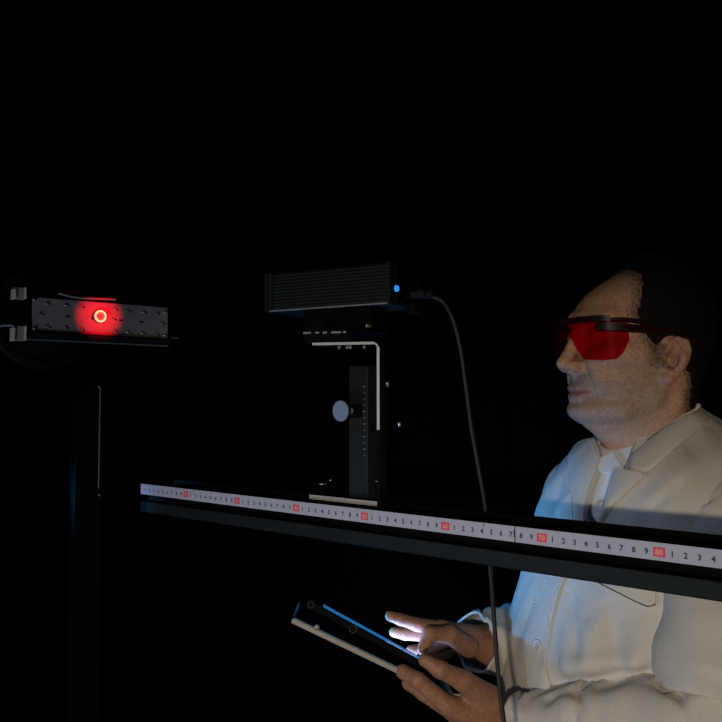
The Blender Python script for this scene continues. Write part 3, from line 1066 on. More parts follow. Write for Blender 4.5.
rm.mode = 'VOXEL'
rm.voxel_size = 0.0020
sm = ob.modifiers.new('s', 'SMOOTH')
sm.factor = 0.5
sm.iterations = 2
dg = bpy.context.evaluated_depsgraph_get()
body_me = bpy.data.meshes.new_from_object(ob.evaluated_get(dg))
body_me.name = 'body'
bpy.data.objects.remove(ob)
n = len(body_me.vertices)
co = np.empty(n * 3, dtype=np.float32)
body_me.vertices.foreach_get('co', co)
co = co.reshape(-1, 3)
# skin tone by place on the body
hl = (co - np.array(HO)) @ HM.T
f, l, uu = hl[:, 0], np.abs(hl[:, 1]), hl[:, 2]
inhead = (f > -.14) & (l < .12) & (uu > -.16) & (uu < .2) & (np.abs(hl[:, 1]) < .12)


def sstep(a, b, x):
    t = np.clip((x - a) / (b - a), 0, 1)
    return t * t * (3 - 2 * t)


base = np.array([.58, .335, .215])
tone = np.tile(base, (n, 1))
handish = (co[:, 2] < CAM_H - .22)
tone[handish] = np.array([.33, .165, .095])  # the dimmer light on the hands is put into a darker skin tone
rng = np.random.default_rng(3)
stub = sstep(.012, -.020, uu - .25 * np.clip(f - .02, -.05, .03) * 0) * sstep(-.020, .012, f) * sstep(-.105, -.085, uu) * inhead
cheek = sstep(.030, -.045, uu + 0.35 * (f - .06)) * sstep(-.025, .030, f) * sstep(-.135, -.08, uu) * inhead
mous = sstep(-.011, -.016, uu) * sstep(-.033, -.028, uu) * sstep(.034, .024, l) * sstep(.07, .085, f) * inhead
chinb = sstep(-.048, -.055, uu) * sstep(.03, .02, l) * inhead
speck = 0.5 + 0.5 * rng.random(n)
beard = np.clip(cheek * (0.30 + .36 * speck) + mous * 0.75 * speck, 0, .85)[:, None]
tone = tone * (1 - beard) + np.array([.23, .215, .21]) * beard
lipm = (np.exp(-((uu + .0395) / .0062) ** 2) * sstep(.030, .022, l) * sstep(.083, .089, f) * inhead)[:, None] * .85
tone = tone * (1 - lipm) + np.array([.30, .11, .095]) * lipm
slit = (np.exp(-((uu + .0393) / .0012) ** 2) * sstep(.029, .025, l) * sstep(.083, .089, f) * inhead)[:, None] * .7
tone = tone * (1 - slit) + np.array([.10, .04, .035]) * slit
hl_tab = np.interp(uu, [-.085, -.070, -.03, -.012, -.006, .020, .035, .055, .07, .085, .105, .120, .135, .148, .17], [-.06, -.045, -.040, -.036, .010, .020, .030, .041, .044, .036, .030, .026, .025, .024, .022])
edge = f - hl_tab
pr = np.clip(1 - edge / .016, 0, 1) ** 1.6
grow = (rng.random(n) < pr * .75)
grow = (np.where(grow, .75, pr * .35) * inhead * (uu > -.09) * (edge > -.02) * sstep(.0830, .0790, l))[:, None]
tone = tone * (1 - grow) + np.array([.045, .033, .027]) * grow
brow = (np.exp(-((uu - .0635) / .0045) ** 2) * sstep(.008, .013, l) * sstep(.055, .045, l) * sstep(.05, .065, f) * inhead)[:, None] * .8
tone = tone * (1 - brow) + np.array([.05, .035, .03]) * brow
ear = (sstep(.0745, .079, l) * sstep(.008, -.002, f) * sstep(-.045, -.03, uu) * sstep(.05, .04, uu) * inhead)[:, None] * .5
tone = tone * (1 - ear) + np.array([.55, .24, .18]) * ear
nose = (np.exp(-(((f - .112) / .014) ** 2 + (uu / .016) ** 2 + (l / .016) ** 2)) * inhead)[:, None] * .4
tone = tone * (1 - nose) + np.array([.52, .25, .19]) * nose
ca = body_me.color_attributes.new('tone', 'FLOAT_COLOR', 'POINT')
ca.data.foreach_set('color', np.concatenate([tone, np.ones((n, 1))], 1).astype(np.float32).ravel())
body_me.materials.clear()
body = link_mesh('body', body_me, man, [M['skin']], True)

# ------------------------------------------------------------------ hair
hx = Field((-0.135, -0.115, -0.12), (0.140, 0.115, 0.172), 0.0024)
X, Y, Z = np.meshgrid(*hx.ax, indexing='ij', sparse=True)
u = hx.ax[2]
fr, bk, wi = curve1(u, T_FRONT), curve1(u, T_BACK), curve1(u, T_WID)
wi = np.where(u > .1555, .001, wi)
fcen = np.interp(u, [-.2, -.1, -.04, .05, .16], [-.02, -.008, .0, -.012, -.022])
af, ab = np.maximum(fr - fcen, .004), np.maximum(fcen - bk, .004)
npow = np.interp(u, [-.2, -.1, -.05, 0, .08, .16], [2.0, 2.0, 2.15, 2.25, 2.2, 2.0])
dx = X - fcen[None, None, :]
A_ = np.where(dx > 0, af[None, None, :], ab[None, None, :])
g = (np.abs(dx / A_) ** npow + np.abs(Y / wi[None, None, :]) ** npow) ** (1 / npow)
d = np.maximum((g - 1) * np.minimum(A_, wi[None, None, :]) * 0.9, Z - (0.1570 - ((X + .028) ** 2 + Y ** 2) / .24))
hline = np.interp(u, [-.12, -.075, -.070, -.03, -.012, -.006, .020, .035, .055, .07, .085, .105, .120, .135, .148, .17],
                  [-.09, -.09, -.045, -.040, -.036, .012, .020, .030, .041, .044, .036, .030, .026, .025, .024, .022])[None, None, :]
thick = np.interp(u, [-.07, -.02, .06, .12, .17], [.0020, .0028, .0042, .0065, .0075])[None, None, :] * sstep(-.001, .013, hline - X)
jr = np.random.default_rng(9)
jag = np.zeros(hx.v.shape, dtype=np.float32)
for q_ in range(26):
    a1, b1, c1_, d1 = jr.normal(0, 1, 4)
    fq = 250 + 70 * q_
    jag = jag + 0.0011 * np.sin(X * fq * a1 * .6 + Y * fq * b1 + Z * fq * c1_ + d1 * 9)
d = np.maximum(np.maximum(d + .0006 - thick - 0.0006 * np.sin(X * 1400) * np.sin(Y * 1300) * np.sin(Z * 1250), X - hline - jag), -0.004 - d)
# keep clear of the ear
ex, ez = X + .006, Z - .003
d = np.maximum(d, np.where(np.abs(Y) > .06, .026 - np.sqrt(ex ** 2 + (ez / 1.3) ** 2), -1))
hx.v = d.astype(np.float32)
v, q = hx.mesh()
link_mesh('hair', np_mesh('hair', np.array(HO) + v @ HM, q), man, [M['hair']], True, 'short cropped dark hair with a receding hairline')

# ------------------------------------------------------------------ clothes
FOLDS = []


def coat_disp(th, h):
    d = np.zeros_like(th)
    for h0_, t0_, h1_, t1_, w_, am in FOLDS:
        ax_, ay_, bx_, by_ = t0_ * .16, h0_, t1_ * .16, h1_
        px_, py_ = th * .16 - ax_, h - ay_
        L2 = (bx_ - ax_) ** 2 + (by_ - ay_) ** 2
        t = np.clip((px_ * (bx_ - ax_) + py_ * (by_ - ay_)) / L2, 0, 1)
        q2 = (px_ - t * (bx_ - ax_)) ** 2 + (py_ - t * (by_ - ay_)) ** 2
        d += am * np.exp(-q2 / w_ ** 2) * (4 * t * (1 - t)) ** .4
    # long soft folds hanging from the chest
    for a0, wdt, am, h0, h1 in ((.42, .07, .0040, -.23, -.50), (.60, .08, .0045, -.22, -.46), (.85, .10, .005, -.25, -.6), (-.35, .10, .004, -.2, -.6), (1.25, .12, .006, -.3, -.9), (-.9, .12, .006, -.3, -.9), (2.2, .2, .006, -.2, -.9)):
        d += am * np.exp(-((th - a0 - .12 * np.sin(h * 14 + a0 * 5)) / wdt) ** 2) * sstep(h0, h0 - .05, h) * sstep(h1 - .02, h1 + .06, h)
    d += .0022 * np.sin(th * 5 + h * 17) * np.sin(h * 23 + th * 2) + .0012 * np.sin(th * 13 - h * 31)
    # creases where the forearm presses
    d += .005 * np.exp(-((h + .335 + .05 * np.sin(th * 3)) / .012) ** 2) * sstep(.3, .6, th) * sstep(1.5, 1.1, th)
    return d


NTH = 220
hs = np.linspace(-.016, -.92, 200)
P = torso_grid(hs, NTH, 0.0, coat_disp)
quads = grid_quads(len(hs), NTH)
full_bvh = BVHTree.FromPolygons([tuple(p) for p in P.reshape(-1, 3)], [tuple(int(t) for t in q) for q in quads[:, ::-1]])


def hit_param(x, y):
    """which height row and which angle of the coat a sight line meets"""
    hit, nrm, i_, t_ = full_bvh.ray_cast(cam.location, ray(x, y))
    if i_ is None:
        hit, nrm, i_, t_ = full_bvh.find_nearest(W(x, y, 1.1))
    r_, c_ = int(quads[i_][0]) // NTH, int(quads[i_][0]) % NTH
    return float(hs[r_]), -math.pi + 2 * math.pi * c_ / NTH


for a_, b_, w_, am in (((646, 505), (690, 452), .010, .005), ((640, 528), (676, 478), .008, -.005), ((570, 590), (577, 660), .009, -.006), ((610, 600), (626, 690), .011, -.007), ((590, 620), (600, 700), .012, .005),
                       ((540, 470), (548, 520), .010, .004), ((515, 590), (512, 650), .012, -.005), ((640, 620), (642, 690), .010, .005), ((560, 480), (556, 530), .008, -.004), ((548, 690), (660, 676), .011, -.020), ((560, 668), (640, 660), .014, .006)):
    (p0_, p1_), (q0_, q1_) = hit_param(*a_), hit_param(*b_)
    FOLDS.append((p0_, p1_, q0_, q1_, w_, am))
P = torso_grid(hs, NTH, 0.0, coat_disp)
full_bvh = BVHTree.FromPolygons([tuple(p) for p in P.reshape(-1, 3)], [tuple(int(t) for t in q) for q in quads[:, ::-1]])
V_NEAR = sorted(hit_param(x, y) for x, y in ((621, 474), (617, 486), (612, 500), (605, 520), (598, 532), (560, 565), (547, 600), (541, 640), (539, 690)))
V_FAR = sorted(hit_param(x, y) for x, y in ((591, 458), (592, 472), (586, 490), (583, 512), (592, 532), (556, 565), (543, 600), (537, 640), (535, 690)))
h0 = max(V_NEAR[4][0], V_FAR[4][0])
hn, tn_ = np.array(V_NEAR).T
hf, tf_ = np.array(V_FAR).T
en = np.interp(hs, hn, tn_)
ef = np.interp(hs, hf, tf_)
en = np.where(hs > hn[-1], tn_[-1] + (hs - hn[-1]) * 4.0, en)
ef = np.where(hs > hf[-1], tf_[-1] - (hs - hf[-1]) * 9.0, ef)
mid_ = .5 * (en + ef)
op = sstep(h0 - .004, h0 + .012, hs)
en = mid_ * (1 - op) + en * op
ef = mid_ * (1 - op) + ef * op
tt = np.linspace(0, 1, NTH + 1)[None, :]
thg = en[:, None] + (2 * math.pi + ef - en)[:, None] * tt
thg = np.where(thg > math.pi, thg - 2 * math.pi, thg)
Pc = torso_grid(hs, NTH, 0.0, coat_disp, thg)
coat_me = np_mesh('coat', Pc.reshape(-1, 3), grid_quads(len(hs), NTH + 1, False)[:, ::-1])
coat = link_mesh('coat', coat_me, man, [M['coat']], True, 'cream cloth lab coat')
sd = coat.modifiers.new('thick', 'SOLIDIFY')
sd.thickness = 0.003
sd.offset = -1
Ps = torso_grid(np.linspace(-.030, -.225, 60), 120, -0.010, lambda th, h: .001 * np.sin(th * 9 + h * 60))
shirt = link_mesh('shirt', np_mesh('shirt', Ps.reshape(-1, 3), grid_quads(60, 120)[:, ::-1]), man, [M['shirt']], True, 'white buttoned shirt')


def surf(x, y, off=0.0):
    d_ = ray(x, y)
    hit, nrm, i_, t_ = full_bvh.ray_cast(cam.location, d_)
    if hit is None:
        hit, nrm, i_, t_ = full_bvh.find_nearest(cam.location + d_ * 1.1)
    if nrm.dot(d_) > 0:
        nrm = -nrm
    return hit + nrm * off, nrm


def cloth_patch(rows, off, thick, nu=10, nv=6, curl=0.0):
    """rows: list of (left pixel, right pixel) sight lines laid onto the coat's own surface"""
    Ls = catmull([Vector((*r[0], 0)) for r in rows], nv)
    Rs = catmull([Vector((*r[1], 0)) for r in rows], nv)
    m = len(Ls)
    top, bot = [], []
    for i in range(m):
        for j in range(nu + 1):
            t = j / nu
            p = Ls[i].lerp(Rs[i], t)
            o_ = off + curl * math.sin(t * math.pi)
            a, n_ = surf(p.x, p.y)
            top.append(a + n_ * (o_ + thick))
            bot.append(a + n_ * (o_ - 0.004))
    c = nu + 1
    vs = top + bot
    N_ = len(top)
    fs = []
    for i in range(m - 1):
        for j in range(nu):
            a = i * c + j
            fs.append((a, a + 1, a + c + 1, a + c))
            fs.append((N_ + a, N_ + a + c, N_ + a + c + 1, N_ + a + 1))
    for i in range(m - 1):
        a = i * c
        fs.append((a, a + c, N_ + a + c, N_ + a))
        a = i * c + nu
        fs.append((a, N_ + a, N_ + a + c, a + c))
    for j in range(nu):
        fs.append((j, N_ + j, N_ + j + 1, j + 1))
        a = (m - 1) * c + j
        fs.append((a, a + 1, N_ + a + 1, N_ + a))
    me = bpy.data.meshes.new('patch')
    me.from_pydata([tuple(v_) for v_ in vs], [], fs)
    bm = bmesh.new()
    bm.from_mesh(me)
    bmesh.ops.recalc_face_normals(bm, faces=bm.faces)
    bm.to_mesh(me)
    bm.free()
    return me


def patch(name, rows, off, thick, m, parent, **k):
    o_ = link_mesh(name, cloth_patch(rows, off, thick, **k), parent, [m], False)
    smooth_by_angle(o_, 40)
    return o_


def stitches(name, pts, off, parent, r=0.0009, n=8, gap=True):
    mb = MB()
    line = catmull([Vector((*p, 0)) for p in pts], n)
    for a, b in zip(line, line[1:]):
        p, q_ = surf(a.x, a.y, off)[0], surf(b.x, b.y, off)[0]
        if (p - q_).length > .03:
            continue
        e_ = p + (q_ - p) * (0.62 if gap else 1.0)
        mb.tube([p, p.lerp(e_, .5), e_], r, 5)
    o_ = mb.build(name, M['seam'], parent, True)
    o_['kind'] = 'stuff'
    return o_


# lapels, placket, pocket
patch('lapel', [((616, 471), (647, 477)), ((612, 486), (637, 486)), ((607, 503), (624, 498)), ((600, 524), (609, 514)), ((592, 540), (596, 540))], .0035, .0028, M['coat'], coat, curl=.003)
patch('lapel', [((578, 447), (597, 441)), ((571, 458), (602, 456)), ((572, 470), (599, 470)), ((574, 490), (592, 488)), ((577, 520), (587, 512)), ((580, 540), (588, 540))], .0035, .0028, M['coat'], coat, curl=.003)
patch('placket', [((584, 528), (612, 528)), ((562, 552), (586, 552)), ((545, 577), (567, 577)), ((535, 605), (557, 605)), ((529, 635), (551, 638)), ((526, 665), (549, 670)), ((527, 700), (550, 705))], .0015, .0022, M['coat'], coat)
patch('shirt_collar_leaf', [((599, 460), (613, 453)), ((599, 466), (620, 463)), ((600, 472), (628, 474))], .0005, .0022, M['shirt'], shirt)
stitches('stitching', [(573.5, 486), (574.5, 502), (576, 522)], .006, coat, r=.0011)
stitches('notch_edge', [(578, 453), (583, 459.5), (589, 456)], .006, coat, r=.0009, gap=False)
stitches('collar_edge', [(588, 447), (591, 444.5), (595, 446), (597, 453), (600, 461)], .007, coat, r=.0014, gap=False)
o_ = stitches('pocket_shadow_line', [(596, 578), (602, 584), (622, 594), (640, 603), (649, 606.5), (656, 604)], .0062, coat, r=.0008, gap=False)  # thin dark line drawn as the shadow below the pocket edge
o_.data.materials[0] = M['pocketshade']
stitches('stitching', [(548, 577), (538, 605), (532, 635), (530, 665), (531, 700)], .004, coat)
stitches('stitching', [(564, 577), (554, 605), (548.5, 637), (546.5, 668)], .004, coat)
patch('breast_pocket', [((598, 535), (659, 541)), ((598, 560), (658, 570)), ((602, 583), (656, 592)), ((622, 594), (655, 605)), ((644, 604), (653, 607))], .002, .0040, M['coat'], coat)
for bx, by in ((531.5, 646), (556, 560)):
    p, n_ = surf(bx + 8, by, .0037)
    bt = MB().lathe(p, n_, [(0, .0080), (.0010, .0086), (.0022, .0084), (.0026, .0066), (.0018, .0058), (.0018, .0010)], 24).build('button', M['button'], coat, True)
    ax_ = n_.orthogonal().normalized()
    hb = MB()
    for k in range(4):
        dd = Matrix.Rotation(k * math.pi / 2 + .6, 3, n_) @ ax_
        hb.lathe(p + n_ * .0019 + dd * .0022, n_, [(0, .0008), (.0003, .0008)], 8)
    hb.build('button_holes', M['ink'], bt)['kind'] = 'stuff'
p, n_ = surf(597, 502, -.006)
MB().lathe(p, n_, [(0, .0050), (.0012, .0055), (.0018, .0040)], 20).build('button', M['button'], shirt, True)


def coat_height(a, r_):
    """height of the coat at a distance r_ from the neck axis, in direction a"""
    hh_ = np.linspace(-.016, -.16, 60)
    G = torso_grid(hh_, 1, 0.0, None, np.array([[a]]))[:, 0, :]
    rad = np.hypot(G[:, 0] - BB.x, G[:, 1] - BB.y)
    return float(np.interp(r_, rad, G[:, 2])) - CAM_H


def collar_ring(tabA, tabB, a0, a1, mid, thick, nseg=60, nr=8, lay=False):
    """a turned-down collar leaf from the inner ring (angle: radius, height) out over the fold to the outer edge"""
    rows = []
    for i in range(nseg + 1):
        a = a0 + (a1 - a0) * i / nseg
        aa = abs(math.degrees(a))
        rA, hA = float(np.interp(aa, *zip(*[(t[0], t[1]) for t in tabA]))), float(np.interp(aa, *zip(*[(t[0], t[2]) for t in tabA])))
        rB, hB = float(np.interp(aa, *zip(*[(t[0], t[1]) for t in tabB]))), float(np.interp(aa, *zip(*[(t[0], t[2]) for t in tabB])))
        if lay:
            hB = coat_height(a, rB) + .005
        row = []
        for j in range(nr + 1):
            t = j / nr
            r_ = rA + (rB - rA) * t
            h_ = hA + (hB - hA) * t + mid * math.sin(t * math.pi)
            row.append(B2W(r_ * math.cos(a) * 1.02 + .004, r_ * math.sin(a), h_))
        rows.append(row)
    vs = [p_ for r_ in rows for p_ in r_]
    c = nr + 1
    fs = [(i * c + j, i * c + j + 1, (i + 1) * c + j + 1, (i + 1) * c + j) for i in range(nseg) for j in range(nr)]
    me = bpy.data.meshes.new('collar')
    me.from_pydata([tuple(v_) for v_ in vs], [], fs)
    return me


R_ = math.radians
CA = [(0, .070, -.082), (20, .072, -.074), (45, .071, -.050), (70, .069, -.027), (90, .068, -.014), (135, .066, .000), (180, .066, .002)]
CB = [(0, .080, -.100), (20, .083, -.094), (45, .088, -.100), (62, .094, -.098), (90, .098, -.070), (120, .094, -.040), (150, .088, -.026), (180, .086, -.024)]
for sgn in (1, -1):
    pass
CBn = []
for x, y in ((627, 474), (645, 477), (660, 465), (676, 451), (692, 438), (704, 428)):
    p = surf(x, y)[0] - BB
    fx, lx = (p.dot(BFv) - .004) / 1.02, p.dot(BLv)
    CBn.append((math.degrees(math.atan2(lx, fx)), math.hypot(fx, lx), p.z + .005))
CBn.sort()
print('COLLAR', [(round(a), round(b, 3), round(c, 3)) for a, b, c in CBn])
CB = CBn + [(max(CBn[-1][0] + 15, 150), .092, -.03), (180, .088, -.026)]
ccol = link_mesh('collar', collar_ring(CA, CB, R_(max(22, CBn[0][0])), R_(360 - max(22, CBn[0][0])), .006, .002), coat, [M['coat']], True, 'turned down coat collar')
m_ = ccol.modifiers.new('t', 'SOLIDIFY')
m_.thickness = .003
inner = [(a, r_ - .001, h_) for a, r_, h_ in CA]
inlow = [(a, r_ + .002, h_ - .035) for a, r_, h_ in CA]
cst = link_mesh('collar_stand', collar_ring(inner, inlow, R_(30), R_(330), 0.0, .002), coat, [M['coat']], True)
m_ = cst.modifiers.new('t', 'SOLIDIFY')
m_.thickness = .0025
# stitched upper edge of the coat collar
mb = MB()
for i in range(60):
    a = R_(28 + i * 2.2)
    aa = math.degrees(a)
    rA, hA = float(np.interp(aa, [t[0] for t in CA], [t[1] for t in CA])), float(np.interp(aa, [t[0] for t in CA], [t[2] for t in CA]))
    p = B2W(rA * math.cos(a) * 1.02 + .004, rA * math.sin(a), hA)
    q_ = B2W((rA + .006) * math.cos(a + .01) * 1.02 + .004, (rA + .006) * math.sin(a + .01), hA + .0015)
    mb.tube([p, p.lerp(q_, .5) + ZA * .001, q_], .0007, 5)
mb.build('edge_stitching', M['seam'], coat, True)['kind'] = 'stuff'
# shirt collar: stand and two points
SA = [(0, .060, -.080), (20, .063, -.072), (45, .064, -.052), (90, .063, -.020), (135, .061, -.004), (180, .060, .000)]
SB = [(0, .068, -.100), (20, .070, -.098), (45, .070, -.080), (90, .066, -.05), (180, .064, -.03)]
sc2 = link_mesh('collar', collar_ring(SA, SB, R_(8), R_(352), .003, .002), shirt, [M['shirt']], True, 'open white shirt collar')
m_ = sc2.modifiers.new('t', 'SOLIDIFY')
m_.thickness = .002


# sleeves
def sleeve_tube(path, rads, seed, fold, seg=72, n=10, cuff_end=True):
    pts = catmull(path, n)
    m = len(pts)
    rr = np.interp(np.linspace(0, 1, m), np.linspace(0, 1, len(rads)), rads)
    verts = []
    prev = None
    for i, p_ in enumerate(pts):
        t = (pts[min(i + 1, m - 1)] - pts[max(i - 1, 0)]).normalized()
        x = (t.cross(ZA) if prev is None else (prev - t * prev.dot(t))).normalized()
        prev = x
        y = t.cross(x)
        for k in range(seg):
            a = k * 2 * math.pi / seg
            d_ = x * math.cos(a) + y * math.sin(a)
            q_ = p_ + d_ * rr[i]
            verts.append(q_ + d_ * fold(i / (m - 1), a, q_))
    fs = grid_quads(m, seg)
    return np.array([tuple(v_) for v_ in verts]), fs, m


def fold_upper(t, a, p):
    n1 = mnoise.noise(p * 14 + Vector((3, 1, 7)))
    z = mnoise.noise(Vector((p.x * 9, p.y * 9, p.z * 26)) + Vector((1, 5, 2)))
    return .006 * n1 + .006 * z * (0.3 + t) + .004 * math.sin(t * 26 + 2 * math.sin(a + .5)) * max(0, t - .6) * 2


def fold_fore(t, a, p):
    z = mnoise.noise(Vector((p.x * 24, p.y * 24, p.z * 10)))
    ridge = math.sin(t * 24 + 2.6 * math.sin(a + 1.0) + 3 * z)
    return (.006 * ridge - .022 * max(0.0, ridge) ** 5) * (1 - 0.55 * t) + .009 * z * (1 - .4 * t)


up_path = [B2W(0.0, .085, -.135), B2W(-.002, .125, -.140), SHL + Vector((.0, .0, -.035)), SHL.lerp(ELL, .5), ELL.lerp(SHL, .20), ELL.lerp(SHL, .10)]
v1, f1, m1 = sleeve_tube(up_path, [.040, .058, .068, .076, .079, .055], 1, fold_upper)
lo_path = [ELL + (ELL - LW) * .26, ELL + (ELL - LW) * .20, ELL.lerp(LW, .05), ELL.lerp(LW, .45), ELL.lerp(LW, .75), LW.lerp(ELL, .035)]
v2, f2, m2 = sleeve_tube(lo_path, [.010, .052, .068, .060, .050, .042], 2, fold_fore)
vs = np.concatenate([v1, v2])
caps = []
fs = np.concatenate([f1, f2 + len(v1)])
sleeve = link_mesh('sleeve', np_mesh('sleeve', vs, fs), coat, [M['coat']], True)
m_ = sleeve.modifiers.new('t', 'SOLIDIFY')
m_.thickness = .003
m_.offset = -1
upr = [B2W(0.0, -.085, -.135), B2W(-.002, -.125, -.140), SHR + Vector((0, 0, -.035)), SHR.lerp(ELR, .5), ELR + Vector((0, 0, -.02))]
v1, f1, m1 = sleeve_tube(upr, [.046, .062, .070, .074, .072], 3, fold_upper)
cuffR = w(474, 641, 1.212)
lor = [ELR + (ELR - RW_) * .08, ELR.lerp(RW_, .2), w(527, 642, 1.29), w(500, 641, 1.250), cuffR]
v2, f2, m2 = sleeve_tube(lor, [.068, .068, .060, .048, .042], 4, fold_fore)
vs = np.concatenate([v1, v2])
fs = np.concatenate([f1, f2 + len(v1)])
sleeve2 = link_mesh('sleeve', np_mesh('sleeve', vs, fs), coat, [M['coat']], True)
m_ = sleeve2.modifiers.new('t', 'SOLIDIFY')
m_.thickness = .003
m_.offset = -1

# trousers and shoes under the coat
tm = MB()
for sgn in (1, -1):
    tm.tube([B2W(.02, sgn * .07, -.62), B2W(.03, sgn * .09, -.75), B2W(.02, sgn * .10, -1.0), B2W(.01, sgn * .10, -1.25), B2W(0, sgn * .105, -1.44)], [.075, .085, .085, .08, .085], 28)
tm.build('trousers', M['trouser'], man, True)
for sgn in (1, -1):
    c = B2W(.05, sgn * .105, -1.5)
    sh = MB()
    sh.tube([c - BFv * .115 + ZA * .038, c - BFv * .06 + ZA * .045, c + BFv * .02 + ZA * .048, c + BFv * .10 + ZA * .036, c + BFv * .155 + ZA * .028], [.034, .042, .046, .040, .022], 20)
    sh.box((Vector((c.x, c.y, 0)), BFv, BLv, ZA), (-.14, .165), (-.042, .042), (0.0005, .018), .008)
    sh.build('shoe', M['shoe'], man, True)

# ------------------------------------------------------------------ safety glasses
gl_o = thing('safety_glasses', H2W(.06, 0, .035), 'red tinted wraparound safety glasses with dark temples on the man', 'glasses')


def wrap_curve(t):
    """t from -1 to 1 across the face: forward and lateral place of the lens shield"""
    tab_t = [0, .18, .38, .55, .68, .80, 1.0]
    ff = [.1105, .1102, .1082, .1015, .0935, .0835, .0640]
    ll = [0, .018, .040, .0600, .0715, .0775, .0835]
    a = abs(t)
    return float(curve1(np.array([a]), list(zip(tab_t, ff)))[0]), math.copysign(float(np.interp(a, tab_t, ll)), t)


def shield(name, t0, t1, top, bot, thick, m, label=None, nt_=40, nu_=8):
    out, inn = [], []
    for i in range(nt_ + 1):
        t = t0 + (t1 - t0) * i / nt_
        f_, l_ = wrap_curve(t)
        f2_, l2_ = wrap_curve(min(1, t + .02) if t < .98 else t)
        f1_, l1_ = wrap_curve(max(-1, t - .02) if t > -.98 else t)
        nx, ny = (l2_ - l1_), -(f2_ - f1_)
        ln = math.hypot(nx, ny) or 1
        nx, ny = nx / ln, ny / ln
        for j in range(nu_ + 1):
            u_ = bot(abs(t)) + (top(abs(t)) - bot(abs(t))) * j / nu_
            lean = -.006 * (1 - (u_ + .0) / .06)
            out.append(H2W(f_ + nx * thick / 2 + lean, l_ + ny * thick / 2, u_))
            inn.append(H2W(f_ - nx * thick / 2 + lean, l_ - ny * thick / 2, u_))
    c = nu_ + 1
    N_ = len(out)
    fs_ = []
    for i in range(nt_):
        for j in range(nu_):
            a = i * c + j
            fs_.append((a, a + 1, a + c + 1, a + c))
            fs_.append((N_ + a, N_ + a + c, N_ + a + c + 1, N_ + a + 1))
        a = i * c
        fs_.append((a, a + c, N_ + a + c, N_ + a))
        a = i * c + nu_
        fs_.append((a, N_ + a, N_ + a + c, a + c))
    for a in (0, nt_ * c):
        for j in range(nu_):
            fs_.append((a + j, a + j + 1, N_ + a + j + 1, N_ + a + j))
    me = bpy.data.meshes.new(name)
    me.from_pydata([tuple(v_) for v_ in out + inn], [], fs_)
    bm = bmesh.new()
    bm.from_mesh(me)
    bmesh.ops.recalc_face_normals(bm, faces=bm.faces)
    bm.to_mesh(me)
    bm.free()
    o_ = link_mesh(name, me, gl_o, [m], False, label)
    smooth_by_angle(o_, 40)
    return o_


ltop = lambda a: .0605 - .004 * a
lbot = lambda a: float(np.interp(a, [0, .12, .25, .38, .62, .82, .90, 1.0], [.042, .036, .020, .0055, .0030, .0045, .012, .030]))
shield('front_lens', -.60, .60, ltop, lbot, .002, M['lens'])
shield('side_shield', .605, 1.0, lambda a: .0570 - .006 * (a - .6), lbot, .002, M['lens'], nt_=16)
shield('side_shield', -1.0, -.605, lambda a: .0570 - .006 * (a - .6), lbot, .002, M['lens'], nt_=16)
shield('brow_bar', -.78, .78, lambda a: .0655 - .0035 * a, lambda a: .0580 - .004 * a, .005, M['frame'])
for sgn in (1, -1):
    tp_ = [H2W(.100, sgn * .0670, .0490), H2W(.087, sgn * .0782, .0480), H2W(.060, sgn * .0850, .0460), H2W(.020, sgn * .0850, .0430), H2W(-.010, sgn * .0815, .0395), H2W(-.035, sgn * .0800, .030), H2W(-.060, sgn * .074, .012)]
    pts = catmull(tp_, 6)
    mb = MB()
    vs = []
    for i, p_ in enumerate(pts):
        hh = float(np.interp(i / (len(pts) - 1), [0, .3, .6, .8, 1], [.0052, .0050, .0036, .003, .003]))
        for (a, b) in ((1, -1), (1, 1), (-1, 1), (-1, -1)):
            vs.append(p_ + HL * (a * .0015) + ZA * (b * hh))
    fs_ = []
    for i in range(len(pts) - 1):
        for k in range(4):
            fs_.append((i * 4 + k, i * 4 + (k + 1) % 4, i * 4 + 4 + (k + 1) % 4, i * 4 + 4 + k))
    fs_.append((0, 1, 2, 3))
    nlast = (len(pts) - 1) * 4
    fs_.append((nlast + 3, nlast + 2, nlast + 1, nlast))
    mb.raw(vs, fs_)
    o_ = mb.build('temple', M['frame'], gl_o)
    bm = bmesh.new()
    bm.from_mesh(o_.data)
    bmesh.ops.recalc_face_normals(bm, faces=bm.faces)
    bm.to_mesh(o_.data)
    bm.free()
    # upper arm of the temple hinge
    MB().tube(catmull([H2W(.098, sgn * .070, .0570), H2W(.070, sgn * .0830, .0575), H2W(.045, sgn * .0855, .0545), H2W(.028, sgn * .0850, .0480)], 6), .0024, 8).build('temple_arm', M['frame'], gl_o, True)

# ------------------------------------------------------------------ tablet in a folio case
TA = W(452, 678, 1.035)
TB = W(313.5, 602.5, 1.050)
e1 = (TB - TA).normalized()
e2 = Vector((0.02, 1, -0.245))
e2 = (e2 - e1 * e2.dot(e1)).normalized()
e3 = e1.cross(e2).normalized()
if e3.z < 0:
    e3 = -e3
TLn = (TB - TA).length + .005
TWd = .128
tab = thing('tablet', (TA + TB) / 2 + e2 * TWd / 2, 'dark tablet with a blue lit screen in an open tan folio case', 'tablet')
BFm = (TA, e1, e2, e3)
MB().box(BFm, (-.004, TLn), (0, TWd), (-.0085, 0.0), .0022, 3).build('shell', M['tabback'], tab)
MB().box(BFm, (.001, TLn - .006), (.003, TWd - .003), (0.0, .0004), .0002, 1).build('glass', M['tabblack'], tab)
scr = mat('blue_tablet_screen', (0.004, 0.01, 0.02), 0.3, emit=(0.03, 0.32, 0.85), estr=0.40)
MB().box(BFm, (.018, TLn - .020), (.010, TWd - .010), (.0004, .0007), 0.0).build('screen', scr, tab, label='glowing blue screen')
MB().torus(W(353, 629, 1.040), e2, .0045, .0007, 24, 6).build('camera_ring', M['ringdark'], tab, True)
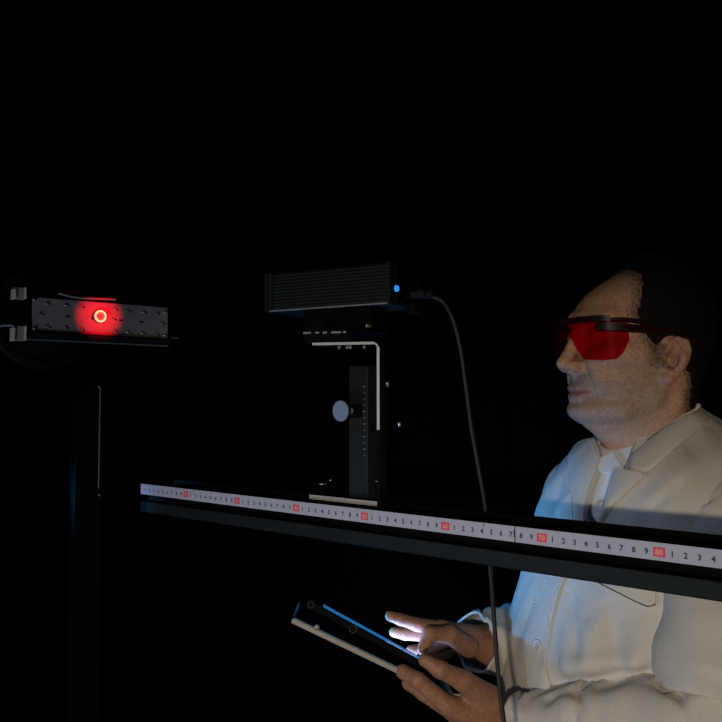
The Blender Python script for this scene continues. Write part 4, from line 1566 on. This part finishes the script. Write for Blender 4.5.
MB().torus(TB - e3 * .004 + e1 * .002, e2, .0042, .0006, 24, 6).build('corner_ring', M['ringdark'], tab, True)
CA_ = W(452, 694, 1.030)
CB_ = W(293, 618, 1.040)
c1 = (CB_ - CA_).normalized()
c2 = Vector((0.05, 1, -0.125))
c2 = (c2 - c1 * c2.dot(c1)).normalized()
c3 = c1.cross(c2).normalized()
if c3.z < 0:
    c3 = -c3
CF = (CA_, c1, c2, c3)
CL = (CB_ - CA_).length
cv = MB().box(CF, (-.004, CL), (0, .135), (-.0068, 0.0), .0015, 2).build('case_cover', M['case_out'], tab, label='tan outer cover of the folio case')
MB().box(CF, (0.0, CL - .002), (.002, .133), (0.0, .0008), .0003, 1).build('lining', M['case_in'], cv, label='cloth lining with the blue light put into its colour')
MB().tube(catmull([CA_ + c1 * -.002 - c3 * .002, CA_ - c1 * .014 + e3 * .006, TA - e1 * .004], 6), .0035, 8).build('case_spine', M['case_out'], tab, True)
MB().lathe(W(317, 627.0, 1.035), -c2, [(0, .0038), (.002, .0038), (.003, .0025)], 14).build('snap_stud', M['alu_dim'], cv, True)
sc_c = TA + e1 * TLn / 2 + e2 * TWd / 2 + e3 * .0016


def screen_lamp(name, c, sx, sy, energy, col, spread):
    d_ = bpy.data.lights.new(name, 'AREA')
    d_.energy, d_.color, d_.shape, d_.size, d_.size_y, d_.spread = energy, col, 'RECTANGLE', sx, sy, math.radians(spread)
    o_ = bpy.data.objects.new(name, d_)
    mtx = Matrix((e1, e2, -e3)).transposed()
    if mtx.determinant() < 0:
        mtx = Matrix((-e1, e2, -e3)).transposed()
    o_.matrix_world = Matrix.Translation(c) @ mtx.to_4x4()
    COL.objects.link(o_)
    return o_


screen_lamp('screen_light', TA + e1 * .140 + e2 * TWd / 2 + e3 * .0016, .085, TWd - .025, 0.28, (0.02, 0.42, 1.0), 160)
screen_lamp('screen_white_light', TA + e1 * .066 + e2 * .060 + e3 * .0017, .055, .09, 0.34, (0.26, 0.42, 1.0), 130)
